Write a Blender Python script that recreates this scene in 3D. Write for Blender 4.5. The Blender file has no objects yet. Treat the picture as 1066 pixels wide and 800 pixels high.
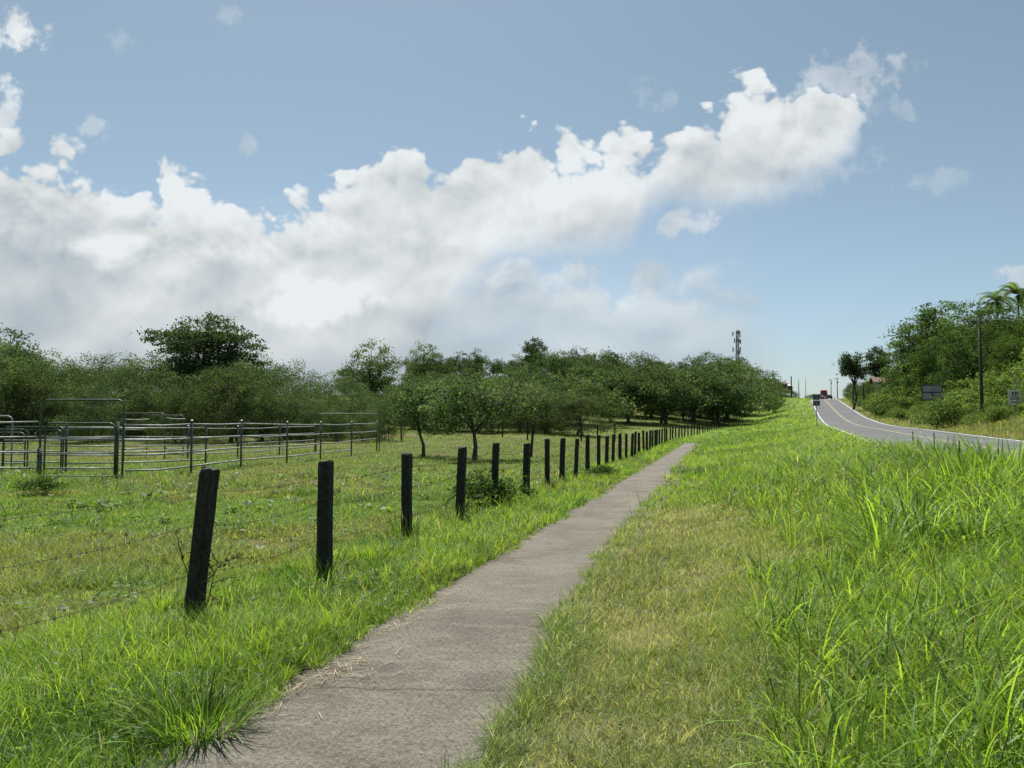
import bpy, math, random
import numpy as np
from mathutils import Vector, Matrix

SC = bpy.context.scene
COL = SC.collection
R = math.radians
rng = np.random.default_rng(7)
random.seed(7)

# ------------------------------------------------------------------ camera
cam_d = bpy.data.cameras.new('camera')
cam = bpy.data.objects.new('camera', cam_d)
COL.objects.link(cam)
cam.location = (0, 0, 1.6)
cam.rotation_euler = (R(90 + 3.07), 0, 0)
cam_d.sensor_width = 36
cam_d.lens = 27.05
cam_d.clip_start = 0.05
cam_d.clip_end = 8000
SC.camera = cam

# ------------------------------------------------------------------ light
SUN_EL, SUN_AZ = 60.0, -14.0            # azimuth measured from +Y towards +X
sd = bpy.data.lights.new('sun', 'SUN')
sd.energy = 4.6
sd.angle = R(0.55)
sd.color = (1.0, 0.955, 0.88)
sun = bpy.data.objects.new('sun', sd)
COL.objects.link(sun)
sdir = Vector((math.sin(R(SUN_AZ)) * math.cos(R(SUN_EL)), math.cos(R(SUN_AZ)) * math.cos(R(SUN_EL)), math.sin(R(SUN_EL))))
sun.rotation_euler = (-sdir).to_track_quat('-Z', 'Y').to_euler()
sun.location = (0, 0, 60)

vs = SC.view_settings
vs.view_transform = 'Standard'
vs.look = 'None'
vs.exposure = 0.52
vs.gamma = 1.0
vs.use_curve_mapping = False
SC.render.engine = 'CYCLES'
SC.cycles.max_bounces = 6
SC.cycles.diffuse_bounces = 3
SC.cycles.transmission_bounces = 4
SC.cycles.transparent_max_bounces = 4
SC.cycles.caustics_reflective = False
SC.cycles.caustics_refractive = False

# ------------------------------------------------------------------ node maths
class S:
    """a socket with arithmetic that creates Math nodes"""
    nt = None
    def __init__(s, sock): s.k = sock
    @staticmethod
    def op(o, *a, clamp=False):
        n = S.nt.nodes.new('ShaderNodeMath'); n.operation = o; n.use_clamp = clamp
        for i, x in enumerate(a):
            if isinstance(x, S): S.nt.links.new(x.k, n.inputs[i])
            else: n.inputs[i].default_value = x
        return S(n.outputs[0])
    def __add__(a, b): return S.op('ADD', a, b)
    __radd__ = __add__
    def __sub__(a, b): return S.op('SUBTRACT', a, b)
    def __rsub__(a, b): return S.op('SUBTRACT', b, a)
    def __mul__(a, b): return S.op('MULTIPLY', a, b)
    __rmul__ = __mul__
    def __truediv__(a, b): return S.op('DIVIDE', a, b)
    def max(a, b): return S.op('MAXIMUM', a, b)
    def min(a, b): return S.op('MINIMUM', a, b)
    def clamp(a): return S.op('ADD', a, 0.0, clamp=True)

def ramp01(x, lo, hi):                  # smoothstep
    n = S.nt.nodes.new('ShaderNodeMapRange'); n.interpolation_type = 'SMOOTHSTEP'
    S.nt.links.new(x.k, n.inputs[0])
    for i, q in ((1, lo), (2, hi)):
        if isinstance(q, S): S.nt.links.new(q.k, n.inputs[i])
        else: n.inputs[i].default_value = q
    n.inputs[3].default_value = 0; n.inputs[4].default_value = 1
    return S(n.outputs[0])

def xyz(x, y, z):
    n = S.nt.nodes.new('ShaderNodeCombineXYZ')
    for i, q in enumerate((x, y, z)):
        if isinstance(q, S): S.nt.links.new(q.k, n.inputs[i])
        else: n.inputs[i].default_value = q
    return n.outputs[0]

def noise(vec, scale, detail=6, rough=0.55, dist=0.0, flat=False):
    n = S.nt.nodes.new('ShaderNodeTexNoise')
    if flat: n.noise_dimensions = '2D'
    if vec is not None: S.nt.links.new(vec, n.inputs['Vector'])
    n.inputs['Scale'].default_value = scale; n.inputs['Detail'].default_value = detail
    n.inputs['Roughness'].default_value = rough; n.inputs['Distortion'].default_value = dist
    return S(n.outputs[0])

def voro(vec, scale, detail=2, rough=0.5, smooth=0.35):
    n = S.nt.nodes.new('ShaderNodeTexVoronoi'); n.feature = 'SMOOTH_F1'; n.voronoi_dimensions = '2D'
    S.nt.links.new(vec, n.inputs['Vector'])
    n.inputs['Scale'].default_value = scale; n.inputs['Detail'].default_value = detail
    n.inputs['Roughness'].default_value = rough; n.inputs['Smoothness'].default_value = smooth
    return S(n.outputs['Distance'])

def mixc(f, a, b):
    n = S.nt.nodes.new('ShaderNodeMix'); n.data_type = 'RGBA'
    if isinstance(f, S): S.nt.links.new(f.k, n.inputs[0])
    else: n.inputs[0].default_value = f
    for i, q in ((6, a), (7, b)):
        if isinstance(q, (tuple, list)): n.inputs[i].default_value = (*q[:3], 1)
        else: S.nt.links.new(q, n.inputs[i])
    return n.outputs[2]

# ------------------------------------------------------------------ sky and clouds
CP, SP = math.cos(R(3.07)), math.sin(R(3.07))
def uv(px, py):                          # direction in the sky: x/y and z/y
    x, v = (px - 533) / 801, (400 - py) / 801
    dy = CP - v * SP
    return x / dy, (SP + v * CP) / dy

world = bpy.data.worlds.new('World'); SC.world = world
world.use_nodes = True
nt = world.node_tree; nt.nodes.clear(); S.nt = nt
out = nt.nodes.new('ShaderNodeOutputWorld'); bg = nt.nodes.new('ShaderNodeBackground')
nt.links.new(bg.outputs[0], out.inputs[0]); bg.inputs[1].default_value = 0.10
sky = nt.nodes.new('ShaderNodeTexSky'); sky.sky_type = 'NISHITA'; sky.sun_disc = False
sky.sun_elevation = R(SUN_EL); sky.sun_rotation = R(SUN_AZ)
sky.altitude = 0; sky.air_density = 1.0; sky.dust_density = 0.6; sky.ozone_density = 1.6
tc = nt.nodes.new('ShaderNodeTexCoord')
sep = nt.nodes.new('ShaderNodeSeparateXYZ'); nt.links.new(tc.outputs['Generated'], sep.inputs[0])
dx, dy, dz = (S(o) for o in sep.outputs)
dyc = dy.max(0.12)
u = dx / dyc; v = dz / dyc
front = ramp01(dy, 0.10, 0.28)

def curve(pts, x):                        # piecewise curve px -> sky v, evaluated at u
    n = nt.nodes.new('ShaderNodeFloatCurve')
    uu = [(uv(a, b)) for a, b in pts]
    c = n.mapping.curves[0]
    P = [((a + 1.5) / 3, b / 0.8) for a, b in uu]
    n.mapping.use_clip = False
    c.points[0].location = P[0]; c.points[1].location = P[-1]
    for p in P[1:-1]: c.points.new(*p)
    for p in c.points: p.handle_type = 'VECTOR'
    n.mapping.update()
    nt.links.new(((x + 1.5) / 3).k, n.inputs['Value'])
    return S(n.outputs[0]) * 0.8

def blob(px, py, rx, ry, U, V, rot=0.0):
    cu, cv = uv(px, py)
    a, b = U - cu, V - cv
    if rot:
        c, s_ = math.cos(rot), math.sin(rot)
        a, b = a * c + b * s_, b * c - a * s_
    a = a * (801 / rx); b = b * (801 / ry)
    return 1.0 - ramp01(S.op('SQRT', a * a + b * b), 0.0, 1.0)

TOP1 = [(-300, 120), (-100, 122), (0, 130), (60, 134), (95, 148), (118, 172), (150, 186), (166, 168), (185, 160), (215, 162), (250, 182), (285, 190), (330, 184),
        (368, 172), (381, 138), (405, 130), (432, 138), (468, 156), (505, 142), (560, 131), (618, 131), (655, 120), (690, 127), (722, 117),
        (748, 86), (788, 62), (835, 68), (880, 74), (894, 94), (906, 126), (960, 170), (1300, 200)]
BOT1 = [(-300, 470), (380, 470), (470, 300), (520, 252), (560, 246), (620, 244), (656, 234), (672, 200), (700, 187), (745, 190), (800, 186), (838, 172), (876, 152),
        (900, 118), (914, 60), (960, 20), (1300, 10)]
TOP2 = [(-300, 250), (300, 235), (470, 238), (510, 248), (560, 262), (620, 276), (700, 272), (755, 293), (800, 325), (830, 372), (900, 430), (1300, 440)]

def offs(U, V, k): return xyz(U + k, V + k * .37, 0.0)      # 2-D noise domains, shifted apart
def cloud_height(U, V):                   # cauliflower relief
    w1 = noise(offs(U, V, 1.37), 5.0, 2, 0.5, flat=True) - 0.5
    w2 = noise(offs(U, V, 4.1), 5.0, 2, 0.5, flat=True) - 0.5
    q = offs(U + w1 * 0.06, (V + w2 * 0.05) * 1.15, 1.7)
    return voro(q, 13.0, 3.0, 0.55, 0.5) * -0.085 + (noise(q, 15.0, 8, 0.60, flat=True) - 0.5) * 0.060

h0 = cloud_height(u, v)
h1 = cloud_height(u - 0.006, v + 0.016)
relief = h0 - h1
def billow(U, V): return voro(offs(U + (noise(offs(U, V, 3.3), 6.0, 2, .5, flat=True) - .5) * .08, V * 1.25, 5.2), 5.5, 1.0, 0.5, 0.6)
relief_big = billow(u - 0.012, v + 0.030) - billow(u, v)
n_lo = noise(offs(u, v * 1.6, 9.3), 3.2, 5, 0.55, flat=True)
n_hi = noise(offs(u, v, 2.2), 38.0, 8, 0.62, flat=True)
n_md = noise(offs(u, v, 7.7), 17.0, 6, 0.6, flat=True)
wu = u + (noise(offs(u, v, 6.0), 7.0, 4, 0.5, flat=True) - 0.5) * 0.03
e_top = curve(TOP1, wu) + 0.040
e_bot = curve(BOT1, wu)
d_top = e_top - v + h0
d_bot = v - e_bot + 0.012 + (n_lo - 0.5) * 0.05 + (n_hi - 0.5) * 0.025
a_top = ramp01(d_top, -0.004, 0.016)
a1 = a_top * ramp01(d_bot, -0.040, 0.030)
e2 = curve(TOP2, wu) + 0.066
d2 = e2 - v + h0 + (n_lo - 0.5) * 0.03
a2 = ramp01(d2, -0.020, 0.055) * (0.52 + n_lo * 0.50 - ramp01(u, -.05, .4) * .12).clamp() * (1.0 - ramp01(u, 0.24, 0.46) * .95)
small = None
wob = (n_hi - 0.5) * 2.2 + (n_md - 0.5) * 2.6
for px, py, rx, ry, g, rot in ((4, 36, 42, 32, 1.0, 0), (0, 104, 22, 36, 0.75, 0), (101, 131, 24, 13, 0.40, 0), (261, 150, 11, 15, 0.42, 0),
                          (127, 42, 18, 15, 0.2, 0), (240, 20, 16, 16, 0.22, 0), (712, 231, 56, 19, 0.62, 0), (928, 116, 30, 20, 0.22, 0),
                          (980, 188, 56, 15, 0.22, 0.1), (1064, 286, 24, 17, 0.6, 0), (640, 210, 70, 24, 0.4, 0), (820, 182, 110, 22, 0.28, 0.1),
                          (680, 105, 28, 22, 0.18, 0), (880, 84, 70, 34, 0.5, 0.2)):
    b = ramp01(blob(px, py, rx * 1.45, ry * 1.45, u, v, rot) + wob, 0.25, 1.0) * ramp01(blob(px, py, rx * 1.7, ry * 1.7, u, v, rot), 0.0, 0.35) * g
    small = b if small is None else small.max(b)
small = small * front
veil = (0.20 + n_lo * 0.34) * ramp01(0.42 - u, 0.0, 0.5) * ramp01(0.34 - v, 0.0, 0.25) + ramp01(0.16 - v, 0.0, 0.2) * 0.16
alpha = (a1.max(a2).max(veil) * front).max(small).clamp()
# brightness of the cloud: lit tops, grey flanks and bases
depth = ramp01(d_top, 0.0, 0.30)
bri = 0.88 - depth * 0.20 + relief * 2.7 * (1.0 - depth * 0.75) + relief_big * 0.45 * (1.0 - depth * .3) + (n_lo - 0.5) * 0.10
for px, py, rx, ry, g, rot in ((130, 262, 130, 34, 0.16, 0), (335, 322, 110, 34, 0.24, 0), (40, 275, 170, 75, -0.18, 0), (460, 205, 60, 36, -0.10, 0),
                               (150, 350, 330, 50, -0.06, 0), (260, 225, 90, 50, 0.05, 0), (560, 190, 120, 60, 0.09, 0), (790, 105, 110, 55, 0.14, 0),
                               (640, 320, 180, 60, 0.07, 0), (60, 180, 130, 50, 0.10, 0), (0, 250, 60, 60, -0.04, 0), (530, 280, 90, 40, 0.06, 0), (420, 300, 100, 40, 0.04, 0)):
    bri = bri + blob(px, py, rx, ry, u + (n_lo - 0.5) * 0.1, v + h0 * 0.6 + 0.03, rot) * g
for px, py, rx, ry, g in ((128, 262, 90, 26, .13), (338, 322, 100, 34, .17), (560, 300, 90, 36, .07), (430, 262, 70, 26, .07), (245, 262, 60, 30, .06), (700, 312, 100, 34, .05)):
    cu_, cv_ = uv(px, py)
    mk = ramp01(blob(px, py, rx * 1.5, ry * 1.6, u + (n_md - 0.5) * 0.03, v) + (h0 + 0.035) * 5.0, 0.22, 0.55) * ramp01(v, cv_ - ry / 801 * 1.1, cv_ + ry / 801 * 0.3)
    bri = bri + mk * (g * .40 + relief * 1.6)
bri = bri.max(0.50).min(0.98)
bri = bri.max(small * 0.86)
tint = mixc(ramp01(bri, 0.45, 0.85), (0.81, 0.97, 1.10), (0.955, 1.01, 1.03))
vm = nt.nodes.new('ShaderNodeVectorMath'); vm.operation = 'SCALE'
nt.links.new(tint, vm.inputs[0]); nt.links.new((bri * 6.1).k, vm.inputs['Scale'])
# clear-air colour: Nishita, a touch less saturated by the humid air
skc = nt.nodes.new('ShaderNodeHueSaturation')
nt.links.new(sky.outputs[0], skc.inputs['Color'])
skc.inputs['Saturation'].default_value = 0.74; skc.inputs['Value'].default_value = 0.64
hz = 1.0 - ramp01(v, 0.0, 0.42)
tm = nt.nodes.new('ShaderNodeMix'); tm.data_type = 'RGBA'; tm.blend_type = 'MULTIPLY'; tm.inputs[0].default_value = 1
nt.links.new(skc.outputs[0], tm.inputs[6]); nt.links.new(mixc(hz, (0.93, 1.055, 1.02), (0.98, 1.09, 1.15)), tm.inputs[7])
res = mixc(alpha, tm.outputs[2], vm.outputs[0])
nt.links.new(res, bg.inputs[0])

# ------------------------------------------------------------------ value noise for scattering
_T = rng.random((256, 256))
def vnoise(x, y, sc=1.0, oct=3):
    x = np.asarray(x, float) / sc + 31.7; y = np.asarray(y, float) / sc + 17.3
    o = np.zeros(np.broadcast(x, y).shape); a = 1.0; tot = 0
    for k in range(oct):
        xi = np.floor(x).astype(int); yi = np.floor(y).astype(int)
        fx = x - xi; fy = y - yi
        fx = fx * fx * (3 - 2 * fx); fy = fy * fy * (3 - 2 * fy)
        g = lambda i, j: _T[i % 256, j % 256]
        o = o + a * ((g(xi, yi) * (1 - fx) + g(xi + 1, yi) * fx) * (1 - fy) + (g(xi, yi + 1) * (1 - fx) + g(xi + 1, yi + 1) * fx) * fy)
        tot += a; a *= 0.5; x = x * 2.03 + 11; y = y * 2.03 + 5
    return o / tot
def sstep(x, a, b):
    t = np.clip((np.asarray(x, float) - a) / (b - a), 0, 1)
    return t * t * (3 - 2 * t)

# ------------------------------------------------------------------ lie of the land
_Y = np.arange(-200, 4001, 1.0)
def table(pts, sm):
    z = np.interp(_Y, [p[0] for p in pts], [p[1] for p in pts])
    k = np.exp(-0.5 * (np.arange(-3 * sm, 3 * sm + 1) / sm) ** 2); k /= k.sum()
    return np.convolve(np.pad(z, 3 * sm, mode='edge'), k, 'valid')
_zp = table([(-200, 0), (44, 0), (58, .03), (72, .22), (85, .5), (100, .9), (120, 1.6), (140, 2.5), (160, 3.7), (200, 6.6), (240, 9.6), (270, 11.2), (300, 12.0), (340, 12.2), (400, 11), (600, 6), (4000, -40)], 6)
_zr = table([(-200, .5), (0, .55), (20, .7), (35, .8), (69, 1.3), (83, 1.42), (100, 1.85), (123, 2.83), (150, 4.6), (172, 6.1), (200, 8.0), (250, 10.1), (300, 11.2), (340, 11.5), (400, 10), (600, 6), (4000, -40)], 5)
_zf = table([(-200, -.1), (40, -.1), (52, .25), (65, .85), (90, 1.5), (130, 3.7), (160, 6.2), (200, 8.8), (250, 11.5), (300, 13), (360, 13), (600, 6), (4000, -40)], 5)
_zl = table([(-200, -.1), (40, 0), (52, .3), (65, .8), (100, 2.4), (150, 7.4), (200, 9.5), (300, 13), (360, 13), (600, 6), (4000, -40)], 5)
_bend = np.cumsum(0.125 * sstep(_Y, 55, 88)); _bend -= _bend[200]
_bend = np.where(_Y > 500, np.interp(500, _Y, _bend) + 0.0 * _Y, _bend)
_rs = np.where(_Y < 0, 0.2645, 0.2645 + 0.109 * sstep(_Y, 8, 32)) + 0.042 * sstep(_Y, 185, 230)
_rs = np.where(_Y > 420, 0.3, _rs)
_road = np.cumsum(_rs); _road += 6.77 + .3735 * 60 - _road[260]
T = lambda tab, y: np.interp(y, _Y, tab)
def Xp(y): return .2645 * np.asarray(y, float) - 1.996 + T(_bend, y)
def Xf(y): return .2645 * np.asarray(y, float) - 4.448 + T(_bend, y)
def Xr(y): return T(_road, y)

def knots(y):
    zp, zr, zf, zl = T(_zp, y), T(_zr, y), T(_zf, y), T(_zl, y)
    xp, xf, xr = Xp(y), Xf(y), Xr(y)
    return [(xf - 900, zl), (xf - 75, zl), (xf - 26, zf), (xf - 8, zp * .6 + zf * .4 - .06), (xf, zp - .07), (xp - 1.1, zp - .02), (xp - .67, zp), (xp + .67, zp), (xp + 1.3, zp + .01),
            (xp * .5 + (xr - 4.6) * .5, zp * .45 + zr * .55 + .25 * sstep(y, 60, 130)), (xr - 4.6, zr - .04), (xr - 3.9, zr - .03), (xr + 3.9, zr - .03), (xr + 5.2, zr - .12), (xr + 9, zr + .9), (xr + 18, zr + 3.0),
            (xr + 45, zr + 5.5), (xr + 110, zr + 7.5), (xr + 900, zr + 7.5)]
def H(x, y, rough=True):
    x = np.asarray(x, float); y = np.asarray(y, float)
    K = knots(y)
    z = np.where(x <= K[0][0], K[0][1], K[-1][1]) + 0 * x
    for (a, za), (b, zb) in zip(K[:-1], K[1:]):
        t = (x - a) / np.maximum(b - a, 1e-3)
        z = np.where((x > a) & (x <= b), za + (zb - za) * t, z)
    if rough:
        off = np.minimum(np.abs(x - Xp(y)) - .7, np.abs(x - Xr(y)) - 4.2)
        m = sstep(off, 0.05, 1.5)
        z = z + m * ((vnoise(x, y, 1.3, 2) - .5) * .09 + (vnoise(x, y, 6, 2) - .5) * .22 * sstep(off, 1, 5))
    return z
def gz(x, y): return float(H(np.array([x]), np.array([y]))[0])

# ------------------------------------------------------------------ mesh helpers
def link(o, parent=None):
    COL.objects.link(o)
    if parent is not None: o.parent = parent
    return o
def mesh_np(name, verts, faces, mat, parent=None, smooth=False, fcol=None, pattr=None):
    """verts (N,3); faces: list of int arrays (M,3)/(M,4)"""
    me = bpy.data.meshes.new(name)
    verts = np.ascontiguousarray(verts, np.float32)
    me.vertices.add(len(verts)); me.vertices.foreach_set('co', verts.ravel())
    loops = np.concatenate([f.ravel() for f in faces]).astype(np.int32)
    tot = np.concatenate([np.full(len(f), f.shape[1]) for f in faces]).astype(np.int32)
    st = np.concatenate([[0], np.cumsum(tot)[:-1]]).astype(np.int32)
    me.loops.add(len(loops)); me.loops.foreach_set('vertex_index', loops)
    me.polygons.add(len(tot)); me.polygons.foreach_set('loop_start', st)
    me.polygons.foreach_set('use_smooth', np.full(len(tot), smooth))
    if fcol is not None:
        a = me.attributes.new('tint', 'FLOAT_COLOR', 'FACE')
        c = np.ones((len(tot), 4), np.float32); c[:, :3] = fcol
        a.data.foreach_set('color', c.ravel())
    if pattr is not None:
        for k, val in pattr.items():
            val = np.asarray(val, np.float32)
            if val.ndim == 2:
                a = me.attributes.new(k, 'FLOAT_COLOR', 'POINT'); c = np.ones((len(verts), 4), np.float32); c[:, :3] = val
                a.data.foreach_set('color', c.ravel())
            else:
                a = me.attributes.new(k, 'FLOAT', 'POINT'); a.data.foreach_set('value', val)
    me.update(calc_edges=True)
    me.validate()
    if mat is not None: me.materials.append(mat)
    return link(bpy.data.objects.new(name, me), parent)

class MB:
    def __init__(s): s.v, s.f = [], []
    def quad(s, *p):
        n = len(s.v); s.v += [tuple(q) for q in p]; s.f.append(tuple(range(n, n + len(p)))); return s
    def tube(s, pts, r, n=8, cap=True):
        pts = [Vector(p) for p in pts]; base = len(s.v)
        rs = r if isinstance(r, (list, tuple)) else [r] * len(pts)
        t0 = (pts[1] - pts[0]).normalized()
        ref = Vector((0, 0, 1)) if abs(t0.z) < .9 else Vector((1, 0, 0))
        a = t0.cross(ref).normalized()
        for i, p in enumerate(pts):
            t = ((pts[min(i + 1, len(pts) - 1)]) - pts[max(i - 1, 0)]).normalized()
            a = (a - t * a.dot(t)).normalized(); b = t.cross(a)
            for k in range(n):
                w = 2 * math.pi * k / n
                s.v.append(tuple(p + (a * math.cos(w) + b * math.sin(w)) * rs[i]))
        for i in range(len(pts) - 1):
            for k in range(n):
                q = base + i * n; k2 = (k + 1) % n
                s.f.append((q + k, q + k2, q + n + k2, q + n + k))
        if cap:
            s.f.append(tuple(base + k for k in reversed(range(n))))
            e = base + (len(pts) - 1) * n; s.f.append(tuple(e + k for k in range(n)))
        return s
    def box(s, c, size, rz=0.0, ch=0.0, tilt=None):
        """box with chamfered vertical+top edges when ch > 0"""
        x, y, z = (q / 2 for q in size); M = Matrix.Rotation(rz, 3, 'Z')
        if tilt is not None: M = tilt @ M
        def ring(zz, ins):
            a, b, k = x - ins, y - ins, max(ch, 0)
            if ch <= 0: return [(-a, -b, zz), (a, -b, zz), (a, b, zz), (-a, b, zz)]
            return [(-a + k, -b, zz), (a - k, -b, zz), (a, -b + k, zz), (a, b - k, zz), (a - k, b, zz), (-a + k, b, zz), (-a, b - k, zz), (-a, -b + k, zz)]
        rings = [ring(-z, 0), ring(z, 0)] if ch <= 0 else [ring(-z, ch), ring(-z + ch, 0), ring(z - ch, 0), ring(z, ch)]
        n = len(rings[0]); base = len(s.v)
        for r_ in rings:
            for p in r_: s.v.append(tuple(Vector(c) + M @ Vector(p)))
        for i in range(len(rings) - 1):
            for k in range(n):
                q = base + i * n; k2 = (k + 1) % n
                s.f.append((q + k, q + k2, q + n + k2, q + n + k))
        s.f.append(tuple(base + k for k in reversed(range(n)))); e = base + (len(rings) - 1) * n
        s.f.append(tuple(e + k for k in range(n)))
        return s
    def prism(s, outline, x0, x1, M=None):
        """outline in (y,z) extruded along x"""
        n = len(outline); base = len(s.v)
        for x in (x0, x1):
            for y, z in outline: s.v.append((x, y, z))
        for k in range(n):
            k2 = (k + 1) % n; s.f.append((base + k, base + k2, base + n + k2, base + n + k))
        s.f.append(tuple(base + k for k in reversed(range(n)))); s.f.append(tuple(base + n + k for k in range(n)))
        return s
    def build(s, name, mat, parent=None, smooth=False):
        me = bpy.data.meshes.new(name); me.from_pydata(s.v, [], s.f); me.materials.append(mat)
        if smooth: me.polygons.foreach_set('use_smooth', [True] * len(me.polygons))
        me.update()
        return link(bpy.data.objects.new(name, me), parent)

def tag(o, label=None, cat=None, group=None, kind=None):
    for k, q in (('label', label), ('category', cat), ('group', group), ('kind', kind)):
        if q: o[k] = q
    return o
def empty(name, loc, label, cat, group=None, rz=0.0):
    o = bpy.data.objects.new(name, None); o.empty_display_size = .3; o.location = loc; o.rotation_euler.z = rz
    link(o); return tag(o, label, cat, group)
_kids = {}
def copy_tree(o, loc, rz=0.0, scale=1.0, label=None, cat=None, group=None):
    c = o.copy(); COL.objects.link(c); c.location = loc; c.rotation_euler = (0, 0, rz)
    c.scale = (scale, scale, scale) if not isinstance(scale, tuple) else scale
    tag(c, label, cat, group)
    for ch in o.children:
        d = ch.copy(); COL.objects.link(d); d.parent = c
        for g in ch.children:
            e = g.copy(); COL.objects.link(e); e.parent = d
    return c

# ------------------------------------------------------------------ materials
def mat(name, col=(.5, .5, .5), rough=.6, metal=0.0, spec=.5, var=0.0, vscale=5.0, bump=0.0, bscale=40.0):
    m = bpy.data.materials.new(name); m.use_nodes = True
    t = m.node_tree; b = t.nodes['Principled BSDF']; S.nt = t
    b.inputs['Roughness'].default_value = rough; b.inputs['Metallic'].default_value = metal
    b.inputs['Specular IOR Level'].default_value = spec
    tc_ = t.nodes.new('ShaderNodeTexCoord').outputs['Object']
    n = noise(tc_, vscale, 5, .6)
    t.links.new(mixc(ramp01(n, .3, .7), tuple(c * (1 - var) for c in col), tuple(min(1, c * (1 + var)) for c in col)), b.inputs['Base Color'])
    if bump:
        bp = t.nodes.new('ShaderNodeBump'); bp.inputs['Strength'].default_value = bump; bp.inputs['Distance'].default_value = .01
        t.links.new(noise(tc_, bscale, 4, .6).k, bp.inputs['Height']); t.links.new(bp.outputs[0], b.inputs['Normal'])
    return m
def leaf_mat(name, trans=.35, rough=.5, warm=(1.25, 1.15, .55), spec=.35, gain=1.0):
    m = bpy.data.materials.new(name); m.use_nodes = True
    t = m.node_tree; b = t.nodes['Principled BSDF']; S.nt = t
    at = t.nodes.new('ShaderNodeAttribute'); at.attribute_name = 'tint'
    b.inputs['Roughness'].default_value = rough; b.inputs['Specular IOR Level'].default_value = spec
    t.links.new(at.outputs['Color'], b.inputs['Base Color'])
    tr = t.nodes.new('ShaderNodeBsdfTranslucent')
    mu = t.nodes.new('ShaderNodeMix'); mu.data_type = 'RGBA'; mu.blend_type = 'MULTIPLY'; mu.inputs[0].default_value = 1
    t.links.new(at.outputs['Color'], mu.inputs[6]); mu.inputs[7].default_value = (*[w * gain for w in warm], 1)
    t.links.new(mu.outputs[2], tr.inputs[0])
    mx = t.nodes.new('ShaderNodeMixShader'); mx.inputs[0].default_value = trans
    t.links.new(b.outputs[0], mx.inputs[1]); t.links.new(tr.outputs[0], mx.inputs[2])
    o = t.nodes['Material Output']; t.links.new(mx.outputs[0], o.inputs[0])
    return m
M_grass = leaf_mat('grass_blades', .45, .5, (1.32, 1.22, .55), .28, 1.45)
M_leaf = leaf_mat('tree_leaves', .42, .65, (1.12, 1.18, .65), .12, 1.35)
M_bark = mat('bark', (.075, .06, .045), .9, var=.5, vscale=6, bump=.6, bscale=18)
M_straw = leaf_mat('dry_straw', .15, .7, (1, 1, 1), .2)

# ground: vertex tint (what grows there, shade painted in under dry grass) broken up by noise
m = bpy.data.materials.new('ground'); m.use_nodes = True; S.nt = m.node_tree; b = m.node_tree.nodes['Principled BSDF']
at = m.node_tree.nodes.new('ShaderNodeAttribute'); at.attribute_name = 'tint'
tc_ = m.node_tree.nodes.new('ShaderNodeTexCoord').outputs['Object']
n1 = noise(tc_, 1.1, 8, .62); n2 = noise(tc_, 9.0, 6, .65)
hs = m.node_tree.nodes.new('ShaderNodeHueSaturation')
m.node_tree.links.new(mixc(ramp01(n1, .42, .75) * .7, at.outputs['Color'], (.075, .065, .028)), hs.inputs['Color'])
m.node_tree.links.new((n2 * 1.3 + .35).k, hs.inputs['Value'])
m.node_tree.links.new(hs.outputs[0], b.inputs['Base Color']); b.inputs['Roughness'].default_value = .95; b.inputs['Specular IOR Level'].default_value = .1
bp = m.node_tree.nodes.new('ShaderNodeBump'); bp.inputs['Strength'].default_value = .8; bp.inputs['Distance'].default_value = .05
m.node_tree.links.new(noise(tc_, 14, 6, .65).k, bp.inputs['Height']); m.node_tree.links.new(bp.outputs[0], b.inputs['Normal'])
M_ground = m

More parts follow.
